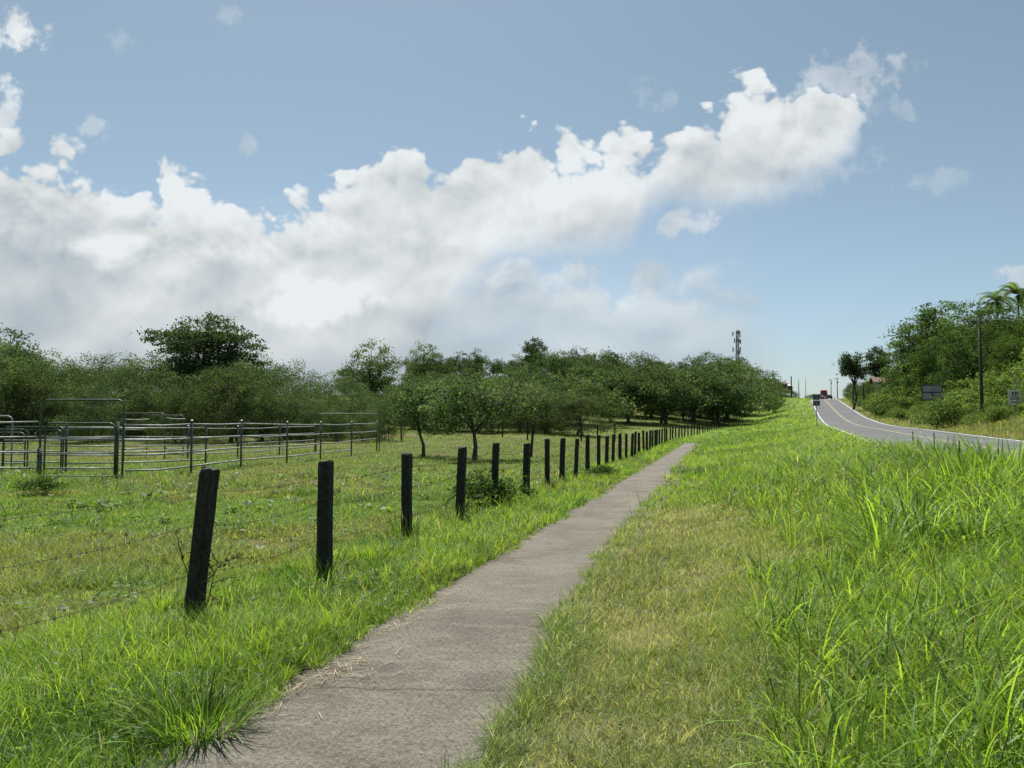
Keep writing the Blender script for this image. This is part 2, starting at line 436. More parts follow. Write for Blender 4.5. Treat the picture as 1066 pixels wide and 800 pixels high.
# what grows where: colour (linear albedo), height, density
LUSH = np.array([.108, .212, .030]); BRIGHT = np.array([.195, .318, .044]); OLIVE = np.array([.175, .222, .056]); DRY = np.array([.390, .400, .225])
DARKG = np.array([.055, .110, .026]); BROWN = np.array([.150, .105, .055])
def lerp(a, b, t): return a + (b - a) * np.asarray(t)[..., None]
def flora(x, y):
    t = (x - Xp(y)); d = np.where(t < 0, -t - .66, t - np.interp(y, [2, 3.4, 4.6, 6.5, 9, 13, 60], [.92, .90, .80, .70, .60, .54, .52]))
    left = t < 0
    tf = x - Xf(y)
    na = vnoise(x, y, 1.1, 3); nb = vnoise(x + 50, y - 20, .42, 2); nc = vnoise(x - 90, y + 33, 5.0, 3)
    c = np.zeros(x.shape + (3,)); c[:] = LUSH
    hgt = np.full(x.shape, .2); den = np.ones(x.shape)
    # strip between path and fence
    strip = left & (tf > -.6)
    cs = lerp(np.broadcast_to(LUSH, c.shape), BRIGHT, sstep(na, .35, .65)); cs = lerp(cs, DARKG, .5 * sstep(nb, .58, .75)); cs = lerp(cs, OLIVE, .5 * sstep(nc, .5, .7))
    hs_ = .08 + .20 * sstep(na, .2, .8) * sstep(d, -.1, .35) + .07 * nb
    # pasture
    past = left & ~strip
    far = sstep(y, 14, 55)
    cp = lerp(np.broadcast_to(OLIVE, c.shape), LUSH * 1.02, sstep(nc, .40, .62)); cp = lerp(cp, BROWN, .5 * sstep(na, .60, .78) * (1 - .4 * far)); cp = lerp(cp, BRIGHT, .5 * sstep(nb, .6, .8)); cp = lerp(cp, DARKG * 1.25, .6 * sstep(vnoise(x, y, 1.9, 3), .52, .7) * sstep(y, 9, 14))
    cp = lerp(cp, np.array([.125, .165, .040]), .7 * far)
    hp = .045 + .11 * sstep(na, .35, .75) + .06 * nb + .17 * sstep(vnoise(x, y, 1.9, 2), .58, .76) + .16 * sstep(y, 17, 21) * (1 - sstep(y, 25, 30)) * na
    # right verge
    right = ~left
    lim = .75 + .17 * np.minimum(y, 9) + (na - .5) * 1.5
    dry = (1 - sstep(d, lim * .5, lim * 1.4)) * (1 - sstep(y + (na - .5) * 5, 11, 17))
    dry = np.maximum(dry, .6 * np.exp(-((d - 2.6) / 1.5) ** 2 - ((y - 11.5) / 2.0) ** 2) * sstep(na, .2, .5))
    dry = np.maximum(dry, .75 * sstep(vnoise(x + 13, y + 71, 1.0, 3), .60, .72) * (1 - sstep(y, 8, 14)) * (1 - sstep(x - .56 * y, 0, .8)))
    edge = np.exp(-(np.maximum(d, 0) / .22) ** 2)
    cr = lerp(np.broadcast_to(LUSH, c.shape), BRIGHT, sstep(nc, .3, .6)); cr = lerp(cr, DARKG, .55 * sstep(na, .55, .75)); cr = lerp(cr, DRY * .8, .5 * sstep(nb, .62, .8))
    cd = lerp(np.broadcast_to(DRY * .9, c.shape), OLIVE, sstep(nb, .25, .55)); cd = lerp(cd, LUSH, .55 * sstep(na, .5, .7)); cd = lerp(cd, BROWN, .18 * sstep(nc, .55, .75)); cd = lerp(cd, LUSH, .8 * edge + .25 * sstep(nc, .5, .7) * (1 - edge))
    cr2 = lerp(cr, cd, dry)
    hr = .13 + .24 * sstep(na, .25, .75) * sstep(d, .6, 3.0)
    hr = hr + .26 * sstep(x - (.40 * y + 1.0), .2, 2.2) * sstep(na, .1, .6) * (1 - sstep(y, 15, 34))
    hr = np.where(y > 22, .18 + .20 * na, hr) + .46 * sstep(x - Xr(y), -9.0, -5.2) * sstep(y, 7, 14) * (1 - sstep(y, 62, 85))
    hd = .05 + .07 * nb + .06 * na + .11 * edge * sstep(nb, .3, .6)
    hr2 = hr * (1 - dry) + hd * dry
    for sel, cc, hh in ((strip, cs, hs_), (past, cp, hp), (right, cr2, hr2)):
        c[sel] = cc[sel]; hgt[sel] = hh[sel]
    # beyond the road: rank bank growth
    br = x > Xr(y) + 3.9
    cb = lerp(np.broadcast_to(np.array([.155, .205, .060]), c.shape), np.array([.215, .195, .095]), sstep(na, .45, .7) * (1 - .6 * sstep(x - Xr(y), 5, 9)))
    c[br] = cb[br]; hgt[br] = (.35 + .75 * na * sstep(x - Xr(y), 4.2, 7.5))[br]
    pk = (y - 6.58) / 2.24; pd = np.hypot((pk - np.round(pk)) * 2.24, tf)
    hgt = np.where((pd < .42) & (pk > -.5) & (pk < .5), hgt * .40, hgt)
    bare = past & (vnoise(x + 7, y - 3, 2.3, 3) > .715) & (y > 8)
    c[bare] = np.array([.20, .155, .095]); hgt = np.where(bare, .03, hgt)
    den = np.where(((d < (vnoise(x, y, .5, 3) - .60) * .42) & (y < 63)) | (np.abs(x - Xr(y)) < 4.15), 0, den)
    return c, hgt, den, dict(d=d, left=left, strip=strip, past=past, dry=dry * right, t=t, na=na, nb=nb, br=br)

# ------------------------------------------------------------------ ground sheet
rows = np.concatenate([np.arange(-60, 0, 2.0), np.arange(0, 30, .4), np.arange(30, 80, 1.0), np.arange(80, 340, 2.5), np.arange(340, 900, 20), [1000, 1300, 2000, 3900]])
V = []
for y in rows:
    K = [k[0] for k in knots(np.array([y]))]; K = [float(k[0]) for k in K]
    nsub = [6, 16, 18, 16, 8, 3, 4, 3, 10, 10, 3, 6, 3, 8, 10, 10, 8, 5]
    xs = []
    for a, b_, n in zip(K[:-1], K[1:], nsub): xs += list(np.linspace(a, b_, n, endpoint=False))
    xs.append(K[-1]); V.append([(x, y) for x in xs])
V = np.array(V); nr, ncl = V.shape[:2]
gx, gy = V[..., 0].ravel(), V[..., 1].ravel()
gzv = H(gx, gy)
gzv = np.where((np.abs(gx - Xp(gy)) < .66) & (gy < 64), gzv - .035, gzv)
cg, hg, dg, _ga = flora(gx, gy)
idx = np.arange(nr * ncl).reshape(nr, ncl)
F = np.stack([idx[:-1, :-1], idx[:-1, 1:], idx[1:, 1:], idx[1:, :-1]], -1).reshape(-1, 4)
gcol = cg * (.62 - .25 * (_ga['dry']))[:, None] + np.array([.02, .016, .008])  # ground darkened under dry grass, painting shade into the gaps between blades
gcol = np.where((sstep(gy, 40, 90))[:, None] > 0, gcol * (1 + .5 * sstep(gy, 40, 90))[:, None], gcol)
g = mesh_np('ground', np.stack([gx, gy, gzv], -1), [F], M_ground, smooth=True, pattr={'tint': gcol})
tag(g, kind='structure')

# ------------------------------------------------------------------ footpath
m = bpy.data.materials.new('old_concrete'); m.use_nodes = True; S.nt = m.node_tree; b = m.node_tree.nodes['Principled BSDF']
tc_ = m.node_tree.nodes.new('ShaderNodeTexCoord').outputs['Object']
mp = m.node_tree.nodes.new('ShaderNodeMapping'); mp.inputs['Rotation'].default_value = (0, 0, R(14.8)); mp.inputs['Scale'].default_value = (.55, 1.3, 1)
m.node_tree.links.new(tc_, mp.inputs[0])
big = noise(tc_, .9, 6, .6); streak = noise(mp.outputs[0], 5.0, 6, .6); fine = noise(tc_, 42, 5, .78); grit = noise(tc_, 85, 3, .7)
c1 = mixc(ramp01(big, .3, .7), (.122, .113, .088), (.226, .211, .171))
c2 = mixc(ramp01(streak, .45, .70) * .55, c1, (.29, .262, .205))
c3 = mixc(ramp01(fine, .44, .62) * .75, c2, (.070, .056, .042))
ed = m.node_tree.nodes.new('ShaderNodeAttribute'); ed.attribute_name = 'edge'
e_ = S(ed.outputs['Fac'])
c4 = mixc(ramp01(e_ + (noise(tc_, 5.5, 6, .65) - .5) * .9, .55, 1.0) * .85, c3, (.088, .072, .050))
c5 = mixc(ramp01(grit, .56, .66) * .6, c4, (.42, .38, .32))
m.node_tree.links.new(c5, b.inputs['Base Color']); b.inputs['Roughness'].default_value = .9; b.inputs['Specular IOR Level'].default_value = .25
bp = m.node_tree.nodes.new('ShaderNodeBump'); bp.inputs['Strength'].default_value = 1.0; bp.inputs['Distance'].default_value = .012
m.node_tree.links.new((fine * .8 + grit * .7).k, bp.inputs['Height']); m.node_tree.links.new(bp.outputs[0], b.inputs['Normal'])
M_path = m
joints = [-8.0, 0.0, 4.72, 14.1, 23.5, 33, 42.5, 52, 64]
pv, pf, pe = [], [], []
for ja, jb in zip(joints[:-1], joints[1:]):
    ys = np.linspace(ja + .0005, jb - .0005, max(6, int((jb - ja) / .25)))
    across = np.array([-.69, -.68, -.58, -.46, -.34, -.22, -.1, .02, .14, .26, .38, .5, .62, .73, .90, .91])
    base = len(pv); dzs = random.uniform(-.0012, .0012)
    for y in ys:
        wob = (float(vnoise(y, 3.0, .5, 3)) - .5) * .22; wob2 = (float(vnoise(y, 9.0, .5, 3)) - .5) * .26
        for k, a in enumerate(across):
            q = a + (wob if a < -.5 else wob2 if a > .5 else 0)
            x = float(Xp(y)) + q / .9668
            slope = (a + 0) * .0
            end = min(abs(y - ja), abs(y - jb))
            z = float(T(_zp, y)) + .018 + dzs + (float(vnoise(x, y, .8, 2)) - .5) * .012 - (.002 if end < .02 else 0)
            if k in (0, 15): z -= .08
            yy = y - q * .04 + (float(vnoise(x * 3, ja if abs(y - ja) < abs(y - jb) else jb, .16, 3)) - .5) * (.07 if end < .03 else 0)
            pv.append((x, yy, z)); pe.append(max(sstep(abs(a), .40, .74) if a < 0 else .8 * sstep(a, .58, .95), (.45 + .5 * float(vnoise(x, 2.0, .35, 2))) * (1 - sstep(end, 0, .14))))
    nn = len(across)
    for i in range(len(ys) - 1):
        for k in range(nn - 1):
            q = base + i * nn + k; pf.append((q, q + 1, q + nn + 1, q + nn))
p = mesh_np('path', np.array(pv), [np.array(pf)], M_path, smooth=False, pattr={'edge': np.array([float(q) for q in pe])})
tag(p, kind='structure')

# ------------------------------------------------------------------ road
M_asph = mat('asphalt', (.105, .108, .112), .85, var=.24, vscale=.35, bump=.4, bscale=60)
M_white = mat('white_road_paint', (.62, .62, .58), .7, var=.15, vscale=3)
M_yellow = mat('yellow_road_paint', (.40, .36, .20), .7, var=.2, vscale=3)
def strip_mesh(name, o0, o1, dz, ys, m_, kind=True, side=0):
    P = []; F_ = []
    for y in ys:
        xr = float(Xr(y)); z = float(T(_zr, y)) + dz
        row = [(xr + o0 * 1.065, y, z), (xr + o1 * 1.065, y, z)]
        if side: row = [(xr + o0 * 1.065 - .02, y, z - .12)] + row + [(xr + o1 * 1.065 + .02, y, z - .12)]
        P += row
    n = 4 if side else 2
    for i in range(len(ys) - 1):
        for k in range(n - 1):
            q = i * n + k; F_.append((q, q + 1, q + n + 1, q + n))
    o = mesh_np(name, np.array(P), [np.array(F_)], m_)
    return tag(o, kind='structure')
yr = np.concatenate([np.arange(-60, 60, 1.5), np.arange(60, 420, 2.0)])
strip_mesh('road', -3.75, 3.75, .03, yr, M_asph, side=1)
strip_mesh('road_edge_line', -3.42, -3.28, .036, yr, M_white)
strip_mesh('road_edge_line', 3.28, 3.45, .036, yr, M_white)
strip_mesh('road_centre_line', -.17, -.08, .036, yr, M_yellow)
strip_mesh('road_centre_line', .08, .17, .036, yr, M_yellow)

# ------------------------------------------------------------------ grass
def blades(P, h, w, az, lean, droop, nseg, twist=None):
    N = len(P); ts = np.arange(nseg + 1) / nseg
    ca, sa = np.cos(az), np.sin(az)
    tw = az + np.pi / 2 + (twist if twist is not None else 0)
    wx, wy = np.cos(tw), np.sin(tw)
    pos = np.array(P, float); per = []
    for k in range(nseg + 1):
        wd = w * (1 - ts[k]) ** .55 * (.75 + .5 * min(1, ts[k] * 3)) * .5
        if k < nseg:
            off = np.stack([wx * wd, wy * wd, 0 * wd], -1)
            per.append(pos - off); per.append(pos + off)
        else: per.append(pos.copy())
        th = lean + droop * (ts[k] + .5 / nseg)
        st = h / nseg
        pos = pos + np.stack([ca * np.sin(th) * st, sa * np.sin(th) * st, np.cos(th) * st], -1)
    per = np.stack(per, 1)                         # N, 2*nseg+1, 3
    nv = 2 * nseg + 1; base = (np.arange(N) * nv)[:, None]
    quads = np.concatenate([base + np.array([[2 * k, 2 * k + 1, 2 * k + 3, 2 * k + 2]]) for k in range(nseg - 1)], 0) if nseg > 1 else np.zeros((0, 4), int)
    tris = base + np.array([[2 * nseg - 2, 2 * nseg - 1, 2 * nseg]])
    nrep = nseg - 1
    return per.reshape(-1, 3), quads, tris, nrep
class Grass:
    def __init__(s): s.v, s.q, s.t, s.cq, s.ct, s.n = [], [], [], [], [], 0
    def add(s, P, h, w, az, lean, droop, col, nseg, twist=None):
        if len(P) == 0: return
        a, q, t, rep = blades(P, h, w, az, lean, droop, nseg, twist)
        s.v.append(a); s.q.append(q + s.n); s.t.append(t + s.n); s.cq.append(np.tile(col, (rep, 1))); s.ct.append(col); s.n += len(a)
    def build(s, name, m_):
        f = [x for x in (np.concatenate(s.q), np.concatenate(s.t)) if len(x)]
        col = np.concatenate([np.concatenate(s.cq), np.concatenate(s.ct)])
        return mesh_np(name, np.concatenate(s.v), f, m_, fcol=col)
G_path, G_past, G_verge, G_bank = Grass(), Grass(), Grass(), Grass()
bands = [(1.6, 6, 3000, 1.0, 4), (6, 11, 1700, 1.35, 3), (11, 20, 640, 2.2, 3), (20, 38, 190, 3.8, 2), (38, 75, 46, 7.0, 2), (75, 150, 11, 13, 2), (150, 330, 3.0, 22, 2)]
for y0, y1, dens, ws, nseg in bands:
    xl0, xl1 = (-.76, .76)
    if y0 >= 75: xl0 = -.25
    if y0 >= 150: xl0 = .05
    A = .5 * (y1 ** 2 - y0 ** 2) * (xl1 - xl0) + (y1 - y0) * 4.4
    n = int(A * dens)
    Y = np.sqrt(rng.random(n) * (y1 ** 2 - y0 ** 2) + y0 ** 2)
    X = (xl0 + (xl1 - xl0) * rng.random(n)) * Y + (rng.random(n) - .5) * 4.4
    # gather blades into tufts
    cell = .11 * ws ** .8
    tx = np.floor(X / cell); ty = np.floor(Y / cell)
    hx = (np.sin(tx * 127.1 + ty * 311.7) * 43758.5453) % 1; hy = (np.sin(tx * 269.5 + ty * 183.3) * 43758.5453) % 1
    cx, cy = (tx + hx) * cell, (ty + hy) * cell
    pull = .55 + .3 * rng.random(n)
    tuft = vnoise(cx, cy, .5, 2) > .38
    dry0 = flora(X, Y)[3]; tuft &= ~(((dry0['dry'] > .4) | dry0['past']) & (rng.random(n) > .25))
    X2 = np.where(tuft, cx + (X - cx) * (1 - pull), X); Y2 = np.where(tuft, cy + (Y - cy) * (1 - pull), Y)
    c, h, de, info = flora(X2, Y2)
    keep = de > 0
    keep &= ~((X2 < Xr(Y2)) & (X2 > Xr(Y2) - 4.3))
    keep &= ~(info['br'] & (rng.random(n) > .6)) if y0 < 20 else keep
    cgap = vnoise(X2 * 1.0, Y2, .33, 2)
    keep &= ~((info['past'] | (info['dry'] > .5)) & (cgap < .20))
    h = h * (.55 + .75 * rng.random(n)) * (1 + .25 * ((hx * 7.3) % 1 - .4))
    # shorter blades right at the path edge hang over it
    if y0 > 38: h = h * 1.1
    out_az = np.arctan2(Y - cy, X - cx)
    az = np.where(tuft, out_az + rng.normal(0, .5, n), rng.random(n) * 2 * np.pi)
    lean = np.abs(rng.normal(.18, .25, n)) + np.where(info['past'] | (info['dry'] > .5), .35, .12)
    droop = np.abs(rng.normal(.85, .5, n)) + sstep(h, .2, .6) * .8
    w = .0046 * ws * (.6 + .8 * rng.random(n)) * (1 + 1.1 * sstep(h, .25, .7) * (1 if y0 < 20 else .3))
    w = np.where(info['dry'] > .5, w * .85, w)
    jit = np.exp(rng.normal(0, .22, n))[:, None]
    col = c * jit * np.stack([np.exp(rng.normal(0, .10, n)), np.ones(n), np.exp(rng.normal(0, .15, n))], -1)
    straw = rng.random(n) < (.04 + .30 * info['dry'] + .03 * info['past'] * (y0 < 15))
    col = np.where(straw[:, None], DRY * (.5 + .9 * rng.random(n))[:, None], col)
    P = np.stack([X2, Y2, H(X2, Y2) - .012], -1)
    ex = keep & ((info['dry'] > .35) | info['past']) & (rng.random(n) < .9) & (y0 < 20)      # fine low sward between the blades
    k_ = int(ex.sum())
    if k_:
        rep = 2; Xe = np.repeat(X2[ex], rep) + rng.normal(0, .05 * ws, k_ * rep); Ye = np.repeat(Y2[ex], rep) + rng.normal(0, .05 * ws, k_ * rep)
        ce, he, dde, ie = flora(Xe, Ye); ok = dde > 0
        ce = ce * np.exp(rng.normal(0, .3, len(Xe)))[:, None]; st_ = rng.random(len(Xe)) < .15 + .15 * ie['dry']; ce = np.where(st_[:, None], DRY * (.5 + .8 * rng.random(len(Xe)))[:, None], ce)
        for G, s2 in ((G_past, ok & ie['past']), (G_path, ok & ie['strip']), (G_verge, ok & ~ie['left'] & ~ie['br'])):
            m2 = int(s2.sum())
            G.add(np.stack([Xe[s2], Ye[s2], H(Xe[s2], Ye[s2]) - .008], -1), he[s2] * (.35 + .5 * rng.random(m2)), .0034 * ws * (.6 + .8 * rng.random(m2)), rng.random(m2) * 6.283, np.abs(rng.normal(.6, .35, m2)), np.abs(rng.normal(.6, .5, m2)), ce[s2], 2, rng.normal(0, .6, m2))
    for G, sel in ((G_path, keep & info['strip']), (G_past, keep & info['past']), (G_bank, keep & info['br']), (G_verge, keep & ~info['left'] & ~info['br'])):
        G.add(P[sel], h[sel], w[sel], az[sel], lean[sel], droop[sel], col[sel], nseg, rng.normal(0, .5, int(sel.sum())))

def rosettes(n, y0, y1, fx, G, size, cols):
    Y = np.sqrt(rng.random(n) * (y1 ** 2 - y0 ** 2) + y0 ** 2); X = fx(Y, rng.random(n)); ok = (flora(X, Y)[2] > 0) & (vnoise(X, Y, .9, 2) > .42); X, Y = X[ok], Y[ok]; n = len(X)
    k = 9; az = rng.random(n * k) * 6.283; rr = np.repeat(size * (.6 + .8 * rng.random(n)), k); XX, YY = np.repeat(X, k), np.repeat(Y, k)
    C = np.stack([XX + np.cos(az) * rr * 1.1 * np.sqrt(rng.random(n * k)), YY + np.sin(az) * rr * 1.1 * np.sqrt(rng.random(n * k)), H(XX, YY) + .03 + .16 * rng.random(n * k) * np.repeat(rng.random(n), k) + .04], -1)
    a = np.stack([np.cos(az), np.sin(az), rng.normal(.25, .3, n * k)], -1); b = np.stack([-np.sin(az), np.cos(az), rng.normal(0, .25, n * k)], -1); L = (rr * (.7 + .6 * rng.random(n * k)))[:, None] * .6
    v = np.stack([C - a * L, C + b * L * .5, C + a * L - [0, 0, .006], C - b * L * .5], 1).reshape(-1, 3)
    G.v.append(v); G.q.append(np.arange(4 * n * k).reshape(-1, 4) + G.n); G.n += len(v)
    G.cq.append(np.repeat(np.array(cols)[rng.integers(0, len(cols), n)], k, 0) * np.exp(rng.normal(0, .22, n * k))[:, None])
WC = [(.07, .14, .03), (.10, .19, .04), (.14, .22, .05), (.06, .10, .035)]
rosettes(650, 3, 13, lambda y, r: Xf(y) - .3 - r * .8 * y, G_past, .05, WC)
rosettes(380, 12, 30, lambda y, r: Xf(y) - .3 - r * .8 * y, G_past, .11, WC)
rosettes(650, 3, 12, lambda y, r: Xp(y) - .75 - 1.6 * r, G_path, .032, WC)
rosettes(800, 3, 12, lambda y, r: Xp(y) + .9 + r * .55 * y, G_verge, .022, [(.09, .16, .04), (.13, .20, .05), (.16, .22, .06)])
# long arching blades in the right-hand verge
def arch(n, y0, y1, fx, hmin, hmax, w, cols, G, spread=.10, per=9):
    k = n // per
    Y = np.sqrt(rng.random(k * 6) * (y1 ** 2 - y0 ** 2) + y0 ** 2); X = fx(Y, rng.random(k * 6))
    _, _, de, inf = flora(X, Y)
    ok = (de > 0) & (inf['na'] > .36) & (X < Xr(Y) - 4.8) & (inf['dry'] < .55)
    X, Y = X[ok][:k], Y[ok][:k]; k = len(X)
    hs_ = hmin + (hmax - hmin) * rng.random(k) ** 1.4
    X = np.repeat(X, per); Y = np.repeat(Y, per); hs_ = np.repeat(hs_, per); n = len(X)
    az = rng.random(n) * 2 * np.pi
    X = X + np.cos(az) * spread * rng.random(n); Y = Y + np.sin(az) * spread * rng.random(n)
    h = hs_ * (.6 + .6 * rng.random(n))
    base = cols[rng.integers(0, len(cols), n)] * np.exp(rng.normal(0, .22, n))[:, None]
    P = np.stack([X, Y, H(X, Y) - .02], -1)
    G.add(P, h, w * (.6 + .8 * rng.random(n)), az, np.abs(rng.normal(.12, .12, n)), np.abs(rng.normal(1.55, .6, n)), base, 6, rng.normal(0, .5, n))
CB = np.array([LUSH, BRIGHT, BRIGHT * 1.3, BRIGHT * 1.15, LUSH * .8, DARKG])
arch(13000, 2.6, 9, lambda y, r: (.19 + .08 * np.minimum(1, (9 - y) / 6) + .58 * r ** .8) * y + .15, .26, .58, .0088, CB, G_verge)
arch(9000, 9, 18, lambda y, r: (.26 + .48 * r ** .8) * y, .38, .68, .014, CB, G_verge, .16)
arch(4600, 6.5, 13, lambda y, r: (.46 + .26 * r) * y, .50, .85, .016, CB, G_verge, .14)
def stalks(n, y0, y1, fx, hmin, hmax, G):
    Y = np.sqrt(rng.random(n) * (y1 ** 2 - y0 ** 2) + y0 ** 2); X = fx(Y, rng.random(n)); de = flora(X, Y)[2]; ok = (de > 0) & (X < Xr(Y) - 4.8); X, Y = X[ok], Y[ok]; n = len(X)
    col = np.where((rng.random(n) < .5)[:, None], np.array([.34, .28, .13]), np.array([.20, .25, .08])) * np.exp(rng.normal(0, .25, n))[:, None]
    h = hmin + (hmax - hmin) * rng.random(n); az = rng.random(n) * 6.283; ln = np.abs(rng.normal(.15, .2, n)); dr = np.abs(rng.normal(.6, .4, n))
    P = np.stack([X, Y, H(X, Y) - .02], -1)
    G.add(P, h, .0022 + .0004 * Y * rng.random(n), az, ln, dr, col, 5)
    for k in range(5):                                   # seed heads along the tip
        G.add(P + np.stack([np.cos(az) * np.sin(ln + dr * .55) * h * (.62 + .07 * k), np.sin(az) * np.sin(ln + dr * .55) * h * (.62 + .07 * k), np.cos(ln + dr * .5) * h * (.66 + .065 * k)], -1), .035 + .05 * rng.random(n), .003 + .0004 * Y, az + rng.normal(0, 1, n), np.abs(rng.normal(.7, .3, n)), rng.normal(.3, .3, n), col * .8, 2)
stalks(900, 3, 16, lambda y, r: (.1 + .62 * r) * y, .25, .62, G_verge)
stalks(420, 3.5, 14, lambda y, r: Xp(y) - .8 - 5 * r, .2, .45, G_past)
arch(5000, 3.0, 6.0, lambda y, r: -.2645 * 0 + Xp(y) - 1.0 - 1.2 * r, .22, .40, .007, CB, G_path)
arch(4000, 6.0, 16, lambda y, r: Xp(y) - .85 - 1.4 * r, .2, .38, .009, CB, G_path)
tag(G_path.build('path_grass', M_grass), 'lush green grass growing between the path and the post fence', 'grass', kind='stuff')
tag(G_past.build('pasture_grass', M_grass), 'short olive pasture grass on the field side of the fence', 'grass', kind='stuff')
tag(G_verge.build('verge_grass', M_grass), 'tall bright green verge grass between the path and the road', 'grass', kind='stuff')
tag(G_bank.build('bank_grass', M_grass), 'rank pale grass on the bank beyond the road', 'grass', kind='stuff')

ORD = 'first second third fourth fifth sixth seventh eighth ninth tenth eleventh twelfth thirteenth fourteenth fifteenth sixteenth seventeenth eighteenth nineteenth twentieth'.split()
# ------------------------------------------------------------------ placing helpers
def X_at(px, Y): return uv(px, 443)[0] * Y           # metres to the side of a sight line
def Z_at(py, Y): return 1.6 + uv(533, py)[1] * Y     # height of a sight line

# ------------------------------------------------------------------ trees
def leaf_quads(C, size, up=.5, asp=.5, flat=0.0):
    """one bent diamond per centre C (N,3): returns verts, quads"""
    N = len(C)
    n = rng.normal(0, 1, (N, 3)); n[:, 2] = n[:, 2] * (1 - flat) + up
    n /= np.linalg.norm(n, axis=1)[:, None]
    a = rng.normal(0, 1, (N, 3)); a -= n * (a * n).sum(1)[:, None]; a /= np.linalg.norm(a, axis=1)[:, None]
    b = np.cross(n, a); L = (size * (.6 + .8 * rng.random(N)))[:, None] * .5
    v = np.stack([C - a * L, C + b * L * asp + n * L * .12, C + a * L, C - b * L * asp + n * L * .12], 1).reshape(-1, 3)
    return v, np.arange(4 * N).reshape(N, 4)
def tree_proto(name, lobes, nclump, per, leaf, cols, trunk_r, fork, lean=(0, 0), csize=.55, stems=1, up=.5, asp=.5, shell=.55, twigs=26, squash=.6, trunk_mat=None, hang=0.0):
    root = bpy.data.objects.new(name, None); root.empty_display_size = .3; link(root)
    lobes = np.array(lobes, float)                     # x y z rx ry rz
    vol = (lobes[:, 3] * lobes[:, 4] * lobes[:, 5]) ** (2 / 3); pr = vol / vol.sum()
    li = rng.choice(len(lobes), nclump, p=pr)
    dirs = rng.normal(0, 1, (nclump, 3)); dirs /= np.linalg.norm(dirs, axis=1)[:, None]
    rad = shell + (1.08 - shell) * rng.random(nclump) ** .6
    C = lobes[li, :3] + dirs * lobes[li, 3:] * rad[:, None]
    C = C[C[:, 2] > .25]; nclump = len(C)
    cs = csize * np.exp(rng.normal(0, .3, nclump))
    npc = np.maximum(6, (per * (cs / csize) ** 2 * (.6 + .8 * rng.random(nclump)))).astype(int)
    ci = np.repeat(np.arange(nclump), npc); N = len(ci)
    off = rng.normal(0, 1, (N, 3)) * np.array([1, 1, squash]) * .55
    P = C[ci] + off * cs[ci][:, None]
    if hang: P[:, 2] -= hang * (off[:, 0] ** 2 + off[:, 1] ** 2) * cs[ci]
    P[:, 2] = np.maximum(P[:, 2], .08)
    v, q = leaf_quads(P, np.full(N, leaf), up, asp)
    cols = np.array(cols); cc = cols[rng.integers(0, len(cols), nclump)] * np.exp(rng.normal(0, .18, nclump))[:, None]
    fc = cc[ci] * np.exp(rng.normal(0, .20, N))[:, None] * np.stack([np.exp(rng.normal(0, .08, N)), np.ones(N), np.exp(rng.normal(0, .1, N))], -1)
    mesh_np('crown', v, [q], M_leaf, root, fcol=fc)
    T_ = MB()
    for k in range(stems):
        sx, sy = (0, 0) if stems == 1 else (random.uniform(-.5, .5), random.uniform(-.5, .5))
        fx, fy = sx + lean[0] + random.uniform(-.15, .15) * fork, sy + lean[1] + random.uniform(-.15, .15) * fork
        mid = ((sx + fx) / 2 + random.uniform(-.1, .1) * fork, (sy + fy) / 2 + random.uniform(-.1, .1) * fork, fork * .5)
        r0 = trunk_r / stems ** .4
        T_.tube([(sx, sy, -.3), (sx, sy, .1), mid, (fx, fy, fork)], [r0 * 1.5, r0 * 1.15, r0 * .9, r0 * .75], 7)
        for L in range(len(lobes)):
            if stems > 1 and L % stems != k: continue
            c = lobes[L, :3]; e = np.array([fx, fy, fork]); m1 = e + (c - e) * .5 + np.array([random.uniform(-.3, .3), random.uniform(-.3, .3), .25])
            T_.tube([tuple(e), tuple(m1), tuple(c + np.array([0, 0, lobes[L, 5] * .3]))], [r0 * .6, r0 * .4, r0 * .16], 5)
            near = [j for j in range(nclump) if np.linalg.norm((C[j] - c) / lobes[L, 3:]) < 1.15]
            for j in random.sample(near, min(len(near), max(3, twigs // len(lobes)))):
                T_.tube([tuple(c + (m1 - c) * random.uniform(0, .7)), tuple((C[j] + c) / 2 + np.array([0, 0, .1])), tuple(C[j])], [r0 * .22, r0 * .14, r0 * .05], 4, cap=False)
    T_.build('trunk', trunk_mat or M_bark, root, smooth=True)
    return root
_pk = [0]
def pal(P):                                    # every variant gets its own shade of foliage
    _pk[0] += 1; k = _pk[0]
    g = (1.0, .84, 1.12, .95, 1.05)[k % 5]; w = (1.0, .92, 1.08, 1.03, .95, 1.10)[k % 6]
    return [(a * g * w, b * g, c * g * (2 - w)) for a, b, c in P]
def lobes_rand(n, r, z0, z1, lr, lz):
    o = []
    for k in range(n):
        a = 2 * math.pi * (k + random.uniform(-.3, .3)) / n; q = r * random.uniform(.55, 1.0)
        o.append((q * math.cos(a), q * math.sin(a), random.uniform(z0, z1), lr * random.uniform(.8, 1.2), lr * random.uniform(.8, 1.2), lz * random.uniform(.8, 1.2)))
    return o
DG = [(.036, .068, .025), (.050, .086, .030), (.068, .104, .038), (.090, .122, .052)]
OG = [(.048, .088, .034), (.064, .107, .041), (.084, .130, .054), (.110, .154, .070)]
LG = [(.052, .098, .024), (.072, .128, .030), (.100, .162, .040), (.042, .078, .022)]
PROTO = {}
PROTO['orchard_tree'] = [tree_proto('orchard_tree', [(random.uniform(-.4, .4), 0, 5.2, 2.3, 2.3, 1.6)] + lobes_rand(6, 3.0, 2.2, 4.3, 1.9, 1.4), 230, 36, .24, pal(OG), .19, 1.5, (random.uniform(-.9, .9), 0), .62, stems=st, hang=.12) for st in (2, 1, 2, 1)]
